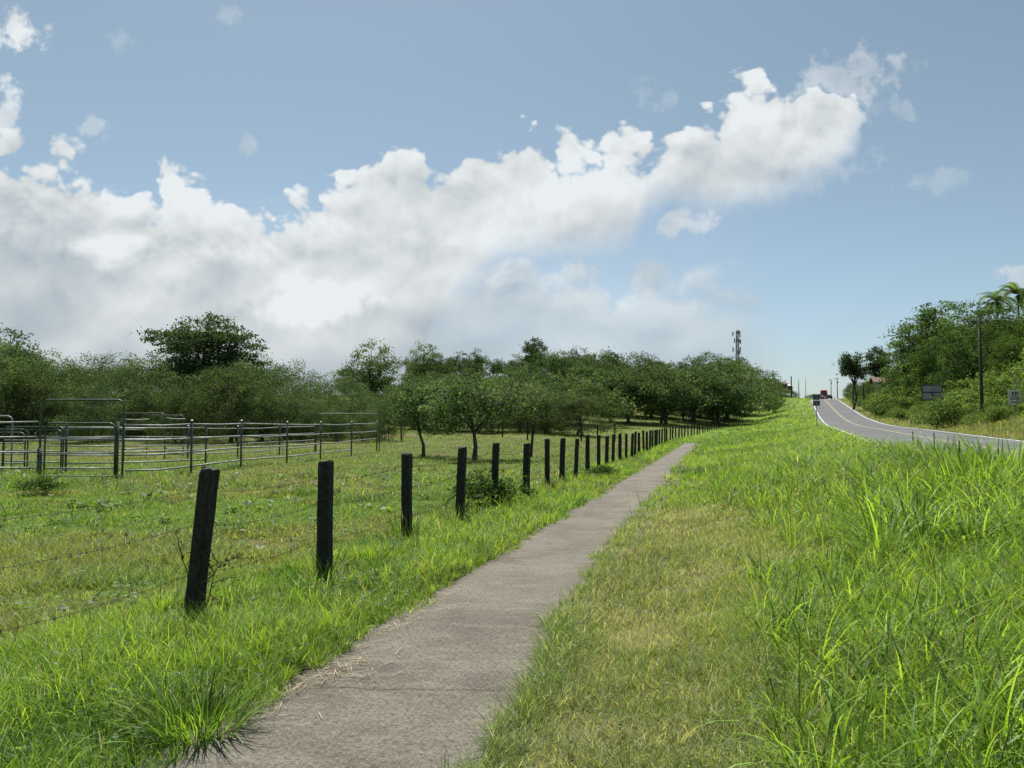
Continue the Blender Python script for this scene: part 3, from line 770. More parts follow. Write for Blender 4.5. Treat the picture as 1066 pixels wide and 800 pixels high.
PROTO['forest_tree'] = [tree_proto('forest_tree', [(0, 0, 9.6, 2.2, 2.2, 2.0)] + lobes_rand(3, 2.2, 7, 9, 1.9, 1.6) + lobes_rand(5, 2.8, 1.8, 5, 2.1, 1.8), 250, 30, .32, pal(DG), .28, 4.2, (random.uniform(-.5, .5), 0), .75) for _ in range(4)]
PROTO['thicket_tree'] = [tree_proto('thicket_tree', [(0, 0, 6.4, 1.7, 1.7, 1.4)] + lobes_rand(4, 1.9, 4.2, 6.0, 1.7, 1.4) + lobes_rand(5, 2.5, 1.2, 2.8, 1.8, 1.5), 230, 44, .17, pal(DG + DG + OG), .13, 1.6, (0, 0), .58, stems=3, shell=.5) for _ in range(4)]
PROTO['umbrella_tree'] = [tree_proto('umbrella_tree', [(0, 0, 8.9, 2.6, 2.6, 1.2), (-2.6, .5, 7.8, 2.2, 2.0, 1.0), (2.5, -.4, 7.5, 2.2, 2.0, 1.1), (.5, 2.2, 7.7, 2.4, 2.0, 1.0), (-.6, -2.2, 7.6, 2.4, 2.0, 1.0), (-2.2, 0, 5.9, 2.2, 2, 1.2), (2.6, 0, 5.6, 2.3, 2, 1.2), (0, -1.5, 6, 2.4, 2, 1.3)], 330, 42, .24, DG[:3], .34, 3.2, (.3, 0), .6, squash=.35, twigs=70)]
PROTO['airy_tree'] = [tree_proto('airy_tree', [(0, 0, 8.2, 2.4, 2.4, 1.5)] + lobes_rand(5, 2.8, 5.0, 7.4, 1.9, 1.3) + lobes_rand(4, 2.0, 3.0, 4.6, 1.7, 1.3), 250, 30, .28, pal(OG), .22, 3.6, (.4, 0), .62, shell=.7, twigs=60) for _ in range(2)]
PROTO['broadleaf_tree'] = [tree_proto('broadleaf_tree', [(0, 0, 9.8, 2.4, 2.4, 1.9)] + lobes_rand(4, 2.7, 6.8, 9.0, 2.1, 1.6) + lobes_rand(5, 3.2, 3.0, 5.6, 2.1, 1.7), 240, 40, .32, pal(LG), .26, 3.0, (0, 0), .72, hang=.25, up=.7, asp=.42, squash=.45) for _ in range(4)]
PROTO['lone_tree'] = [tree_proto('lone_tree', [(0, 0, 9.0, 2.3, 2.3, 2.0)] + lobes_rand(4, 2.0, 6.6, 8.4, 1.6, 1.4), 150, 34, .36, [(.028, .050, .016), (.04, .066, .02), (.055, .08, .026)], .26, 4.6, (.1, 0), .66, twigs=50) for _ in range(2)]
PROTO['small_tree'] = [tree_proto('small_tree', [(0, 0, 3.2, 1.3, 1.3, .8)] + lobes_rand(5, 1.6, 1.9, 2.9, 1.05, .65), 150, 34, .15, OG, .10, 1.3, (.1, 0), .36, hang=.2, twigs=50) for _ in range(2)]
PROTO['shrub'] = [tree_proto('shrub', lobes_rand(5, .8, .5, 1.5, .75, .7) + [(0, 0, 1.5, .7, .7, .6)], 110, 26, .17, [(.10, .16, .04), (.135, .20, .05), (.17, .22, .065), (.075, .125, .032)], .04, .35, (0, 0), .34, stems=3, up=.6, asp=.4, shell=.4, twigs=30) for _ in range(4)]
PROTO['weed_bush'] = [tree_proto('weed_bush', lobes_rand(6, .34, .10, .34, .30, .22) + [(0, 0, .42, .30, .30, .22)], 150, 26, .06, [(.045, .085, .02), (.07, .125, .03), (.09, .15, .035)], .012, .12, (0, 0), .12, stems=3, shell=.3, twigs=24) for _ in range(2)]
HT = dict(orchard_tree=6.9, forest_tree=11.6, thicket_tree=7.8, umbrella_tree=10.0, airy_tree=9.7, broadleaf_tree=11.7, lone_tree=11.0, small_tree=4.0, shrub=2.1, weed_bush=.7)
_used = {}
def plant(kind, X, Y, top=None, h=None, label=None, cat='tree', group=None, var=None, wide=1.0, rz=None, sink=.0):
    L = PROTO[kind]; i = var if var is not None else random.randrange(len(L)); p = L[i]
    z = gz(X, Y) - sink
    h = h if h is not None else top - z
    s_ = h / HT[kind]; sc = (s_ * wide, s_ * wide, s_); rz = random.uniform(0, 6.28) if rz is None else rz
    if (kind, i) not in _used:
        _used[(kind, i)] = 1; p.location = (X, Y, z); p.scale = sc; p.rotation_euler.z = rz
        return tag(p, label, cat, group)
    return copy_tree(p, (X, Y, z), rz, sc, label, cat, group)
def line(pts, x): return float(np.interp(x, [p[0] for p in pts], [p[1] for p in pts]))

# thicket behind the corral
TL = [(-140, 356), (0, 350), (30, 362), (80, 366), (130, 368), (160, 364), (265, 366), (300, 380), (330, 387), (360, 391), (385, 402), (405, 420), (425, 436)]
for row, (Y0, dy_, lift) in enumerate(((74, 5, 0), (64, 3, 14), (56.5, 2.5, 36))):
    px = -150 + row * 11
    while px < (372, 384, 396)[row]:
        Y = Y0 + random.uniform(-1, 1) * dy_; X = X_at(px, Y)
        top = Z_at(line(TL, px) + lift * random.uniform(.5, 1.3) + random.uniform(-4, 5), Y)
        top = max(top, gz(X, Y) + (2.4 if row == 2 else 3.2))
        plant('thicket_tree', X, Y, top=top, label='dense dark bushy tree in the thicket behind the metal corral', group='trees of the thicket behind the corral', wide=random.uniform(.95, 1.3))
        px += random.uniform(24, 36)
plant('umbrella_tree', X_at(213, 70), 70, top=Z_at(329, 70), label='tall flat-topped dark tree standing out above the thicket behind the corral', var=0, rz=.3)
plant('airy_tree', X_at(6, 78), 78, top=Z_at(344, 78), label='thin-leaved tree whose top pokes out of the thicket at the left edge of the photo')
# lone trees against the sky
plant('airy_tree', X_at(386, 112), 112, top=Z_at(358, 112), label='airy round tree alone against the sky left of the small meadow clearing', var=1, wide=1.05)
plant('airy_tree', X_at(441, 150), 150, top=Z_at(359, 150), label='open-crowned tree against the sky just right of the small meadow clearing', wide=.95)
plant('lone_tree', X_at(558, 165), 165, top=Z_at(354, 165), label='dark round-headed tree rising above the middle of the far wood', var=0, wide=.9)
# the far wood
TF = [(425, 378), (445, 372), (470, 373), (500, 364), (530, 374), (580, 364), (612, 366), (640, 375), (662, 367), (692, 371), (722, 374), (752, 369), (782, 366), (800, 376), (811, 392)]
for row, (Y0, lift) in enumerate(((172, 0), (150, 6), (130, 14))):
    px = 432 + row * 9
    while px < (806, 800, 780)[row]:
        Y = Y0 + random.uniform(-6, 6) + max(0, px - 640) * .10; X = X_at(px, Y)
        if X < float(Xf(Y)) - 4:
            plant(random.choice(['forest_tree'] * 5 + ['airy_tree', 'orchard_tree', 'broadleaf_tree']), X, Y, top=Z_at(line(TF, px) + lift * random.uniform(.5, 1.6) + random.uniform(-7, 6), Y), label='dense dark green tree of the wood on the rise beyond the pasture', group='trees of the far wood', wide=random.uniform(.85, 1.15))
        px += random.uniform(17, 27)
for px, Y, h_ in ((374, 104, 4.2), (386, 106, 3.6), (396, 100, 3.0)):
    plant('thicket_tree', X_at(px, Y), Y, h=h_, wide=1.4, label='low bush round the foot of the airy round tree beside the meadow clearing', cat='bush', group='bushes under the airy round tree')
for px, py, Y in ((404, 404, 185), (424, 402, 190), (360, 396, 170)):
    plant('forest_tree', X_at(px, Y), Y, top=Z_at(py - 14, Y), label='distant dark tree on the skyline above the meadow clearing', group='trees above the meadow clearing', wide=1.3)
px = 440
while px < 800:
    Y = line([(440, 106), (560, 110), (640, 122), (700, 126), (750, 140), (790, 168), (810, 190)], px) + random.uniform(-2, 3); X = X_at(px, Y)
    if X < float(Xf(Y)) - 3:
        plant('thicket_tree', X, Y, top=Z_at(396 + random.uniform(-8, 6), Y), label='dark undergrowth bush at the front edge of the wood behind the pasture trees', cat='bush', group='undergrowth at the front of the far wood', wide=1.5)
    px += random.uniform(20, 30)
px = 398
while px < 606:
    Y = 76 + random.uniform(-4, 6); X = X_at(px, Y)
    plant('thicket_tree', X, Y, top=Z_at((418 if px < 436 else 404) + random.uniform(-6, 7), Y), wide=random.uniform(1.5, 2.0), label='low dark rounded bush behind the two small pasture trees', cat='bush', group='low bushes behind the two small pasture trees')
    px += random.uniform(20, 30)
# grazed orchard row in front of the wood
OR = [(430, 398, 80, 1.0), (438, 386, 100, 1.1), (470, 388, 92, 1.1), (505, 392, 96, 1.1), (538, 384, 90, 1.1), (572, 390, 98, 1.0), (604, 380, 94, 1.1), (636, 386, 100, 1.0), (655, 380, 98, 1.0), (690, 378, 100, 1.1), (722, 381, 108, 1.0),
      (748, 377, 112, 1.1), (772, 374, 124, 1.1), (790, 376, 145, 1.1), (801, 380, 170, 1.0), (810, 390, 205, .9)]
for i, (px, py, Y, w) in enumerate(OR):
    Y *= 1 + .11 * float(sstep(px, 560, 640))
    X = min(X_at(px, Y), float(Xf(Y)) - 2.0)
    plant('orchard_tree', X, Y, top=Z_at(py, Y), label=f'{ORD[i]} spreading grey-green tree from the left in the row on the pasture slope', group='spreading trees on the pasture slope', wide=w * 1.15)
plant('small_tree', X_at(494, 37), 37, top=Z_at(391, 37), label='small feathery tree on a thin straight trunk in the pasture behind the fourth fence post', var=0, wide=1.15)
plant('small_tree', X_at(441, 41), 41, top=Z_at(400, 41), label='smaller feathery tree on a thin trunk in the pasture, nearer the corral', var=1, wide=.95)
plant('thicket_tree', X_at(402, 58), 58, h=3.0, label='low rounded bush at the far end of the corral beside the pasture')
plant('thicket_tree', X_at(455, 72), 72, h=3.2, wide=1.5, label='low wide bush in the pasture behind the two small trees')

# the wooded bank right of the road
RT = [(936, 347, 100, .8), (958, 326, 98, 1.0), (985, 312, 96, 1.05), (1010, 312, 90, 1.0), (972, 350, 84, .9), (1000, 345, 76, .9), (1036, 318, 82, 1.0), (1062, 314, 72, 1.0), (1092, 305, 66, 1.1), (1125, 300, 60, 1.1), (1165, 290, 56, 1.1), (1050, 345, 66, .8), (1095, 350, 56, .8), (1215, 290, 50, 1.1)]
for i, (px, py, Y, w) in enumerate(RT):
    Y *= 1.24; px += max(0, 965 - px) * .45
    plant('broadleaf_tree', X_at(px, Y), Y, top=Z_at(py, Y), label='lush broadleaf tree massed with others on the bank right of the road', group='trees on the bank right of the road', wide=w)
plant('lone_tree', X_at(889, 150), 150, top=Z_at(367, 150), label='compact dark tree nearest the road on the right, round crown on a bare trunk', var=1, wide=.82)
plant('lone_tree', X_at(916, 158), 158, top=Z_at(362, 158), label='dark tree with gaps in its crown standing behind the red-roofed house', wide=.85)
for px, py, Y in ((868, 404, 262), (875, 401, 235), (882, 397, 205), (893, 397, 190), (905, 394, 170), (880, 402, 158), (897, 399, 150), (946, 380, 150), (962, 374, 135), (934, 390, 168)):
    plant('thicket_tree', max(X_at(px, Y), float(Xr(Y)) + 7.5), Y, top=Z_at(py, Y), label='low dark bushy tree along the top of the bank right of the road', group='bushy trees along the right bank', wide=1.1)
Y = 31.0
while Y < 235:
    for o0, o1, hh in ((6.0, 8.5, 1.3), (8.5, 11.5, 2.2), (11.5, 15.5, 3.2), (15.5, 20, 4.4)):
        yy = Y + random.uniform(-1.5, 1.5); X = float(Xr(yy)) + random.uniform(o0, o1)
        r_ = X / yy; px = 533 + 801 * r_
        if px < 1240 and not (abs(px - 971) < 27 and yy < 75) and not (abs(px - 1057) < 34 and yy < 56) and not (896 < px < 944 and 90 < yy < 152 and o0 > 8):
            plant('shrub', X, yy, h=hh * random.uniform(.7, 1.3), label='leafy green shrub on the overgrown bank across the road', cat='shrub', group='shrubs on the bank across the road', wide=random.uniform(1.0, 1.5), sink=.1)
    Y += 2.6 + Y * .024
plant('shrub', X_at(984, 66), 66, h=2.9, label='bright green shrub right beside the blank back of the road sign', cat='shrub', wide=1.1)
# weeds by the fence and in the pasture
for px, Y, h_, lb in ((506, 15.5, .85, 'leafy weed bush between the fourth and fifth fence posts'),
                     (44, 18.0, .55, 'low weed clump in the pasture in front of the tall corral gate'), 
                     (626, 24.0, .5, 'dark little weed on the left edge of the path far up'), (262, 6.6, .0, '')):
    if h_: plant('weed_bush', X_at(px, Y), Y, h=h_, label=lb, cat='weed', wide=1.3, var=int(Y) % 2)

# palms
def palm(X, Y, top, label):
    z = gz(X, Y); root = empty('palm_tree', (X, Y, z), label, 'palm', 'palms on the wooded bank'); h = top - z
    MB().tube([(0, 0, -.3), (.1, 0, h * .4), (.25, .1, h * .82)], [.17, .13, .10], 8).build('trunk', M_bark, root, smooth=True)
    vv, qq, cc, n = [], [], [], 0
    for k in range(22):
        a = 2 * math.pi * k / 17 * 2.4 + random.uniform(-.2, .2); el = random.uniform(-.1, 1.25); L = random.uniform(2.7, 3.5)
        p = np.array([.25, .1, h * .82]); d = np.array([math.cos(a) * math.cos(el), math.sin(a) * math.cos(el), math.sin(el)])
        side = np.array([-math.sin(a), math.cos(a), 0]); col = np.array(LG[k % 3]) * random.uniform(.9, 1.3) + np.array([.02, .02, .008])
        for j in range(16):
            t = (j + 1) / 16; p = p + d * L / 16; d = d + np.array([0, 0, -.10 * (1 + t)]); d /= np.linalg.norm(d)
            ll = .75 * math.sin(math.pi * min(1, t * .85 + .12)); 
            for s_ in (-1, 1):
                tip = p + side * s_ * ll + d * .3 + np.array([0, 0, -.25 * ll]); w = d * .11
                vv += [p - w, p + w, tip]; qq.append((n, n + 1, n + 2)); cc.append(col * random.uniform(.7, 1.3)); n += 3
    mesh_np('crown', np.array(vv), [np.array(qq)], M_leaf, root, fcol=np.array(cc))
palm(X_at(1041, 106), 106, Z_at(300, 106) + 1.0, 'palm with drooping fronds standing above the bank just right of the utility pole')
palm(X_at(1063, 93), 93, Z_at(292, 93) + 1.0, 'palm with a high crown at the right edge of the photo')
palm(X_at(1096, 84), 84, Z_at(296, 84), 'palm further right along the wooded bank')

# ------------------------------------------------------------------ fence along the path
M_post = mat('weathered_black_post', (.016, .015, .014), .85, var=.7, vscale=16, bump=.8, bscale=30)
t = M_post.node_tree; S.nt = t; b = t.nodes['Principled BSDF']; src = b.inputs['Base Color'].links[0].from_socket
tcp = t.nodes.new('ShaderNodeTexCoord').outputs['Object']; mpp = t.nodes.new('ShaderNodeMapping'); mpp.inputs['Scale'].default_value = (3, 3, .35); t.links.new(tcp, mpp.inputs[0])
grain = noise(mpp.outputs[0], 22, 6, .65); spots = noise(tcp, 26, 4, .6)
t.links.new(mixc(ramp01(grain, .54, .74) * .42 + ramp01(spots, .66, .72) * .5, src, (.17, .165, .15)), b.inputs['Base Color'])
M_wire = mat('rusty_wire', (.07, .06, .052), .6, .8, var=.4, vscale=30)
def post_mesh(seed):
    r = random.Random(seed); mb = MB(); w = .068 * r.uniform(.92, 1.05); bx, by = r.uniform(-.02, .02), r.uniform(-.02, .02); n = 12
    lev = [(-.35, 1), (0, 1), (.2, 1.0), (.45, .99), (.7, 1.0), (.95, .99), (1.15, 1), (1.275, .99), (1.30, .80)]
    prof = []
    for k, (cx, cy) in enumerate(((-1, -1), (1, -1), (1, 1), (-1, 1))):
        for a, b_ in (((-1, -.76), (-.76, -1)), ((.76, -1), (1, -.76)), ((1, .76), (.76, 1)), ((-.76, 1), (-1, .76)))[k:k + 1]: prof += [a, b_]
    for z, s_ in lev:
        for (px, py) in prof: mb.v.append((px * w * s_ + r.uniform(-.005, .005) + bx * z * z, py * w * s_ + r.uniform(-.005, .005) + by * z, z + (r.uniform(-.018, .012) if z > 1 else 0)))
    m_ = len(prof)
    for i in range(len(lev) - 1):
        for k in range(m_): q = i * m_; k2 = (k + 1) % m_; mb.f.append((q + k, q + k2, q + m_ + k2, q + m_ + k))
    mb.f.append(tuple((len(lev) - 1) * m_ + k for k in range(m_)))
    return mb
EXTRA = ['with a dry weed climbing its right side', 'with lichen flecks, leaning slightly', 'with a dark weedy clump at its foot', 'with a leafy weed bush to its right', 'seen above the weed bush']
posts = []; protos = [post_mesh(k).build('fence_post', M_post) for k in range(4)]
y = 4.45 - 0.0; k = 0; Y = 6.50; ycur = Y
ys_post = []
while ycur < 235: ys_post.append(ycur); ycur += 2.3 * .9668 * (.985 + .03 * random.random())
ys_post = [ys_post[0] - 2.24] + ys_post
for i, yv in enumerate(ys_post):
    X = float(Xf(yv)) + random.uniform(-.05, .05) + (0, .07, .06, .04)[min(i, 3)]; z = gz(X, yv)
    o = protos[i] if i < 4 else protos[i % 4].copy()
    if i >= 4: COL.objects.link(o)
    o.location = (X, yv, z + random.uniform(-.05, .03) + (.03 if i == 1 else 0))
    o.rotation_euler = (random.uniform(-.03, .03), random.uniform(-.02, .035) if i != 1 else .065, random.uniform(-.12, .12) - .25)
    if i == 0: lb = 'black square fence post nearer the viewer than the weed-covered post'
    elif i <= 20: lb = f'{ORD[i-1]} black square fence post along the path' + (' ' + EXTRA[i - 1] if i <= 5 else ', counted from the nearest')
    else: lb = 'thin black fence post in the distant close-packed row running up to the wood'
    tag(o, lb, 'fence post', 'black posts of the fence along the path'); posts.append((X, yv, o.location.z))
for hz_, lb in ((1.10, 'top barbed wire strand of the fence along the path'), (.80, 'middle barbed wire strand of the fence along the path'), (.40, 'lowest barbed wire strand of the fence along the path')):
    mb = MB(); pts = []; X0, Y0, Z0 = posts[0]; o_ = -.078
    for (a, b_) in zip(posts[:40], posts[1:41]):
        for j in range(6):
            f = j / 6; pts.append((a[0] + (b_[0] - a[0]) * f + o_, a[1] + (b_[1] - a[1]) * f, a[2] + (b_[2] - a[2]) * f + hz_ + random.uniform(-.006, .006) - .05 * 4 * f * (1 - f)))
    mb.tube([tuple(np.array(p) - np.array(posts[0])) for p in pts], .0023, 4)
    for p, q in zip(pts[:60], pts[1:61]):
        for f in (.1, .45, .8):
            c = np.array(p) + (np.array(q) - np.array(p)) * f - np.array(posts[0])
            for s_ in (-1, 1):
                d = np.array([random.uniform(-.4, .4), s_ * random.uniform(.2, .6), random.choice([-1, 1]) * 1.0]); d = d / np.linalg.norm(d) * .018
                mb.tube([tuple(c - d), tuple(c + d)], .0018, 3)
    o = mb.build('barbed_wire', M_wire); o.location = posts[0]; tag(o, lb, 'barbed wire', 'wire strands of the fence along the path')
# older fence line out in the pasture
for i, (px, Y) in enumerate(((553, 40), (549, 62), (605, 62), (622, 58), (640, 66), (523, 66), (418, 60))):
    X = X_at(px, Y); o = protos[i % 4].copy(); COL.objects.link(o); o.location = (X, Y, gz(X, Y)); o.rotation_euler = (0, random.uniform(-.06, .06), random.random()); o.scale = (.8, .8, 1.15 if i else 1.35)
    tag(o, 'tall dark post standing alone in the pasture behind the path fence' if i == 0 else 'short dark post out in the pasture far behind the path fence', 'fence post', None if i == 0 else 'scattered posts out in the pasture')
# dry climbing weed on the first post
px_, py_, pz_ = posts[1]; root = empty('climbing_weed', (px_ + .10, py_ - .06, pz_), 'dry dark thorny weed climbing beside the nearest fence post', 'weed')
mb = MB(); LV = []
def twig(p, d, L, r, dep):
    pts = [p]; q = np.array(p, float); d = np.array(d, float)
    for k in range(6):
        d = d + rng.normal(0, .16, 3) + np.array([0, 0, -.02]); d /= np.linalg.norm(d); q = q + d * L / 6; pts.append(tuple(q))
        if dep < 2 and k > 0 and random.random() < .62: twig(tuple(q), d + rng.normal(0, .75, 3), L * .45, r * .6, dep + 1)
        for _ in range(2 if dep else 1):
            if random.random() < .75: LV.append(q + rng.normal(0, .02, 3))
    mb.tube(pts, [r * (1 - .12 * k) for k in range(7)], 5, cap=False)
twig((0, 0, -.02), (-.02, .0, 1), .70, .010, 1); twig((.02, .02, -.02), (.06, 0, 1), .55, .008, 1); twig((0, -.01, .36), (.7, -.1, .8), .36, .006, 1)
mb.build('stem', M_bark, root); v_, q_ = leaf_quads(np.array(LV), np.full(len(LV), .036), .2, .5)
mesh_np('leaves', v_, [q_], M_leaf, root, fcol=np.array([.05, .05, .022]) * np.exp(rng.normal(0, .4, len(LV)))[:, None] + np.array([.006, .008, .002]))

# ------------------------------------------------------------------ tufts and litter at the path
def tuft(X, Y, n, h, spread, cols, name, label, w=.007, lean=.35):
    G = Grass(); az = rng.random(n) * 6.283; r = spread * np.sqrt(rng.random(n)) * .5
    P = np.stack([np.cos(az) * r, np.sin(az) * r, np.zeros(n) - .02], -1)
    col = np.array(cols)[rng.integers(0, len(cols), n)] * np.exp(rng.normal(0, .25, n))[:, None]
    G.add(P, h * (.5 + .7 * rng.random(n)), w * (.6 + .8 * rng.random(n)), az + rng.normal(0, .4, n), np.abs(rng.normal(lean, .25, n)), np.abs(rng.normal(.9, .4, n)), col, 5, rng.normal(0, .5, n))
    o = G.build(name, M_grass); o.location = (X, Y, gz(X, Y)); return tag(o, label, 'grass tuft')
tuft(-1.62, 4.08, 330, .36, .42, [LUSH, LUSH * .8, BRIGHT * .9, DARKG], 'grass_tuft', 'big dark green grass tuft hanging over the left edge of the path in the foreground')
tuft(X_at(410, 4.72), 4.72, 46, .07, .12, [BRIGHT, LUSH], 'grass_tuft', 'tiny grass sprig growing in the joint across the path', .004, .8)
tuft(X_at(425, 11.0), 11.0, 260, .55, .5, [LUSH, LUSH * .7, DRY * .7, DARKG], 'grass_tuft', 'tall grass clump in front of the third fence post', .010, .3)
tuft(X_at(1010, 10.2), 10.2, 420, .85, .8, [BRIGHT, BRIGHT * 1.1, LUSH, LUSH * .8], 'grass_tuft', 'tallest cane-like grass clump in the right foreground, arching blades', .020, .25)
tuft(X_at(1050, 11.5), 11.5, 420, .90, .8, [BRIGHT, BRIGHT * 1.1, LUSH, LUSH * .8], 'grass_tuft', 'cane-like grass clump at the right edge of the photo', .020, .22)
tuft(X_at(905, 9.5), 9.5, 300, .62, .7, [BRIGHT, BRIGHT * 1.1, LUSH], 'grass_tuft', 'arching bright grass clump left of the tallest clump on the verge', .016, .4)
for px, Y, h_ in ((20, 15.0, .34), (95, 13.5, .26), (150, 16.5, .34), (120, 19, .5), (60, 21, .6), (255, 22, .45), (30, 22.5, .7), (330, 25, .5), (178, 22.5, .5), (0, 20, .5), (100, 22.8, .6), (215, 23.5, .55), (285, 24, .4), (140, 21.5, .5), (350, 30, .5), (300, 18, .3), (390, 26, .45), (420, 20, .35), (455, 24, .4), (30, 12, .25), (110, 10.5, .22), (270, 13, .25), (375, 15, .3)):
    tuft(X_at(px, Y), Y, 150, h_, .9, [LUSH, LUSH * .8, OLIVE, DARKG], 'grass_tuft', 'rough darker grass clump out in the pasture before the corral', .014, .6)['group'] = 'rough grass clumps in the pasture'
for i in range(2, 9):
    tuft(posts[i][0] + random.uniform(-.1, .15), posts[i][1] - .22, 120, random.uniform(.34, .5), .42, [LUSH, DARKG, OLIVE, DRY * .7], 'grass_tuft', f'wispy grass tuft at the foot of the {ORD[i-1]} fence post', .006 + .0006 * i, .25)
G = Grass(); n = 300
Y = 4.0 + 3.6 * rng.random(n) ** 1.0; Y[:110] = rng.normal(5.0, .22, 110)
off = -.62 + np.abs(rng.normal(0, .14, n)) ; off[:110] = -.56 + np.abs(rng.normal(0, .20, 110))
X = Xp(Y) + off
P = np.stack([X, Y, T(_zp, Y) + .024 + .03 * rng.random(n) ** 2], -1)
G.add(P, .05 + .13 * rng.random(n) ** 1.5, .003 + .002 * rng.random(n), rng.random(n) * 6.28, 1.46 + .10 * rng.random(n), rng.normal(0, .06, n), np.array([.50, .42, .25]) * (.45 + .8 * rng.random(n))[:, None], 3, rng.normal(0, .3, n))
tag(G.build('straw_litter', M_straw), 'dry straw clippings scattered along the left edge of the path', 'straw', kind='stuff')

# ------------------------------------------------------------------ livestock corral of pipe panels
M_pipe = mat('galvanised_pipe', (.27, .28, .275), .55, .45, var=.35, vscale=7)
M_gpipe = mat('dull_green_pipe', (.075, .09, .078), .5, .5, var=.35, vscale=7)
M_cap = mat('post_cap', (.45, .46, .45), .5, .3, var=.2)
CG = 'pipe panels of the cattle corral'
def local(root, p): return tuple(Vector(p) - Vector(root.location))
def rail_panel(A, B, hs_, label, r=.028, pA=True, pB=True, ptop=None, mt=None):
    mt = mt or M_pipe
    root = empty('corral_panel', ((A[0] + B[0]) / 2, (A[1] + B[1]) / 2, gz((A[0] + B[0]) / 2, (A[1] + B[1]) / 2)), label, 'corral panel', CG)
    za, zb = gz(*A), gz(*B)
    for hh in hs_: MB().tube([local(root, (A[0], A[1], za + hh)), local(root, ((A[0] + B[0]) / 2, (A[1] + B[1]) / 2, (za + zb) / 2 + hh + random.uniform(-.045, .012))), local(root, (B[0], B[1], zb + hh))], r, 8).build('rail', mt, root, smooth=True)
    for use, (x, y), z in ((pA, A, za), (pB, B, zb)):
        if use:
            tp = (ptop or hs_[0] + .10)
            p = MB().tube([local(root, (x, y, z - .3)), local(root, (x, y, z + tp))], .038, 8).build('post', M_gpipe, root, smooth=True)
            MB().tube([local(root, (x, y, z + tp)), local(root, (x, y, z + tp + .03)), local(root, (x, y, z + tp + .055))], [.05, .05, .015], 8).build('cap', M_cap, p)
    return root
def u_path(A, B, z0, z1, rad, n=7):
    A, B = Vector((*A, 0)), Vector((*B, 0)); d = (B - A).normalized(); L = (B - A).length
    pts = [A + Vector((0, 0, z0)), A + Vector((0, 0, (z0 + z1) / 2))]
    for k in range(n + 1):
        a = math.pi / 2 * k / n; pts.append(A + d * (rad - rad * math.cos(a)) + Vector((0, 0, z1 - rad + rad * math.sin(a))))
    for k in range(n + 1):
        a = math.pi / 2 * k / n; pts.append(B - d * (rad - rad * math.sin(a)) + Vector((0, 0, z1 - rad + rad * math.cos(a))))
    return pts + [B + Vector((0, 0, (z0 + z1) / 2)), B + Vector((0, 0, z0))]
def bow_gate(A, B, top, label, leaf=None, mt=None, r=.034):
    mt = mt or M_gpipe; z = min(gz(*A), gz(*B)); c = ((A[0] + B[0]) / 2, (A[1] + B[1]) / 2)
    root = empty('bow_gate', (c[0], c[1], z), label, 'gate', CG)
    MB().tube([local(root, p) for p in u_path(A, B, z - .3, z + top, .22)], r, 8).build('frame', mt, root, smooth=True)
    if leaf:
        a, b_, tp, rails = leaf
        lf = MB().tube([local(root, p) for p in u_path(a, b_, z + .18, z + tp, .22)], .028, 8).build('gate_leaf', mt, root, smooth=True)
        for hh in rails: MB().tube([local(root, (a[0], a[1], z + hh)), local(root, (b_[0], b_[1], z + hh))], .024, 8).build('rail', M_pipe, lf, smooth=True)
    return root
HS = [1.72, 1.24, .78, .30]
g1 = bow_gate((-14.68, 24), (-12.10, 24), 2.5, 'tall bow gate of green pipe with a closed rail gate inside, highest in the corral', leaf=((-14.50, 23.95), (-12.32, 23.95), 1.78, [1.30, .84, .38]))
MB().tube([local(g1, (-12.28, 24.0, -.25)), local(g1, (-12.28, 24.0, 1.72))], .05, 8).build('latch_post', M_gpipe, g1, smooth=True)
MB().tube([local(g1, (-14.62, 23.9, -.25)), local(g1, (-14.62, 23.9, .88))], .075, 8).build('hinge_post', M_gpipe, g1, smooth=True)
MB().tube([local(g1, (-14.6, 23.9, .03)), local(g1, (-12.0, 23.9, .03))], .022, 6).build('sill_bar', M_pipe, g1, smooth=True)
rail_panel((-19.9, 24.3), (-14.78, 24.02), [1.80, 1.33, .86, .37], 'pipe rail panel running left from the tall bow gate out of the frame', pB=False)
N_ = [(-12.02, 24.02), (-10.80, 26.0), (-10.60, 30.2), (-10.0, 34.3), (-9.6, 38.7), (-8.95, 43.0), (-8.27, 47.2)]
LBN = ['short pipe panel just right of the tall bow gate, lowest rails in the grass', 'second pipe panel to the right of the tall bow gate', 'third pipe panel to the right of the tall bow gate', 'fourth pipe panel to the right of the tall bow gate', 'pipe panel left of the low far bow gate', 'last pipe panel at the right end of the corral']
for k in range(6): rail_panel(N_[k], N_[k + 1], HS if k < 5 else HS[:3], LBN[k], pA=False)
bow_gate((-11.75, 46.3), (-8.12, 47.2), 2.3, 'low far bow gate of thin pipe at the right end of the corral', r=.03)
Q = [(-16.6, 33.0), (-15.2, 36.2), (-14.0, 39.4), (-12.9, 42.8), (-11.8, 46.2)]
for k in range(4): rail_panel(Q[k], Q[k + 1], [1.52, 1.12, .72, .32], ['first', 'second', 'third', 'fourth'][k] + ' rear pipe panel seen through the front rails, counted from the left', pA=(k == 0), r=.026)
bow_gate((-19.5, 38.2), (-17.1, 38.0), 2.3, 'squat bow frame of the cattle chute behind the panel beside the tall gate', r=.03)
bow_gate((-19.2, 40.6), (-17.2, 40.4), 2.2, 'rear bow frame of the cattle chute, just behind the squat front one', r=.03)
rail_panel((-19.4, 38.3), (-19.1, 40.5), [2.0, 1.5, 1.0, .5], 'short side panel on the left of the cattle chute', pA=False, pB=False)
rail_panel((-17.1, 38.1), (-17.15, 40.4), [2.0, 1.5, 1.0, .5], 'short side panel on the right of the cattle chute', pA=False, pB=False)
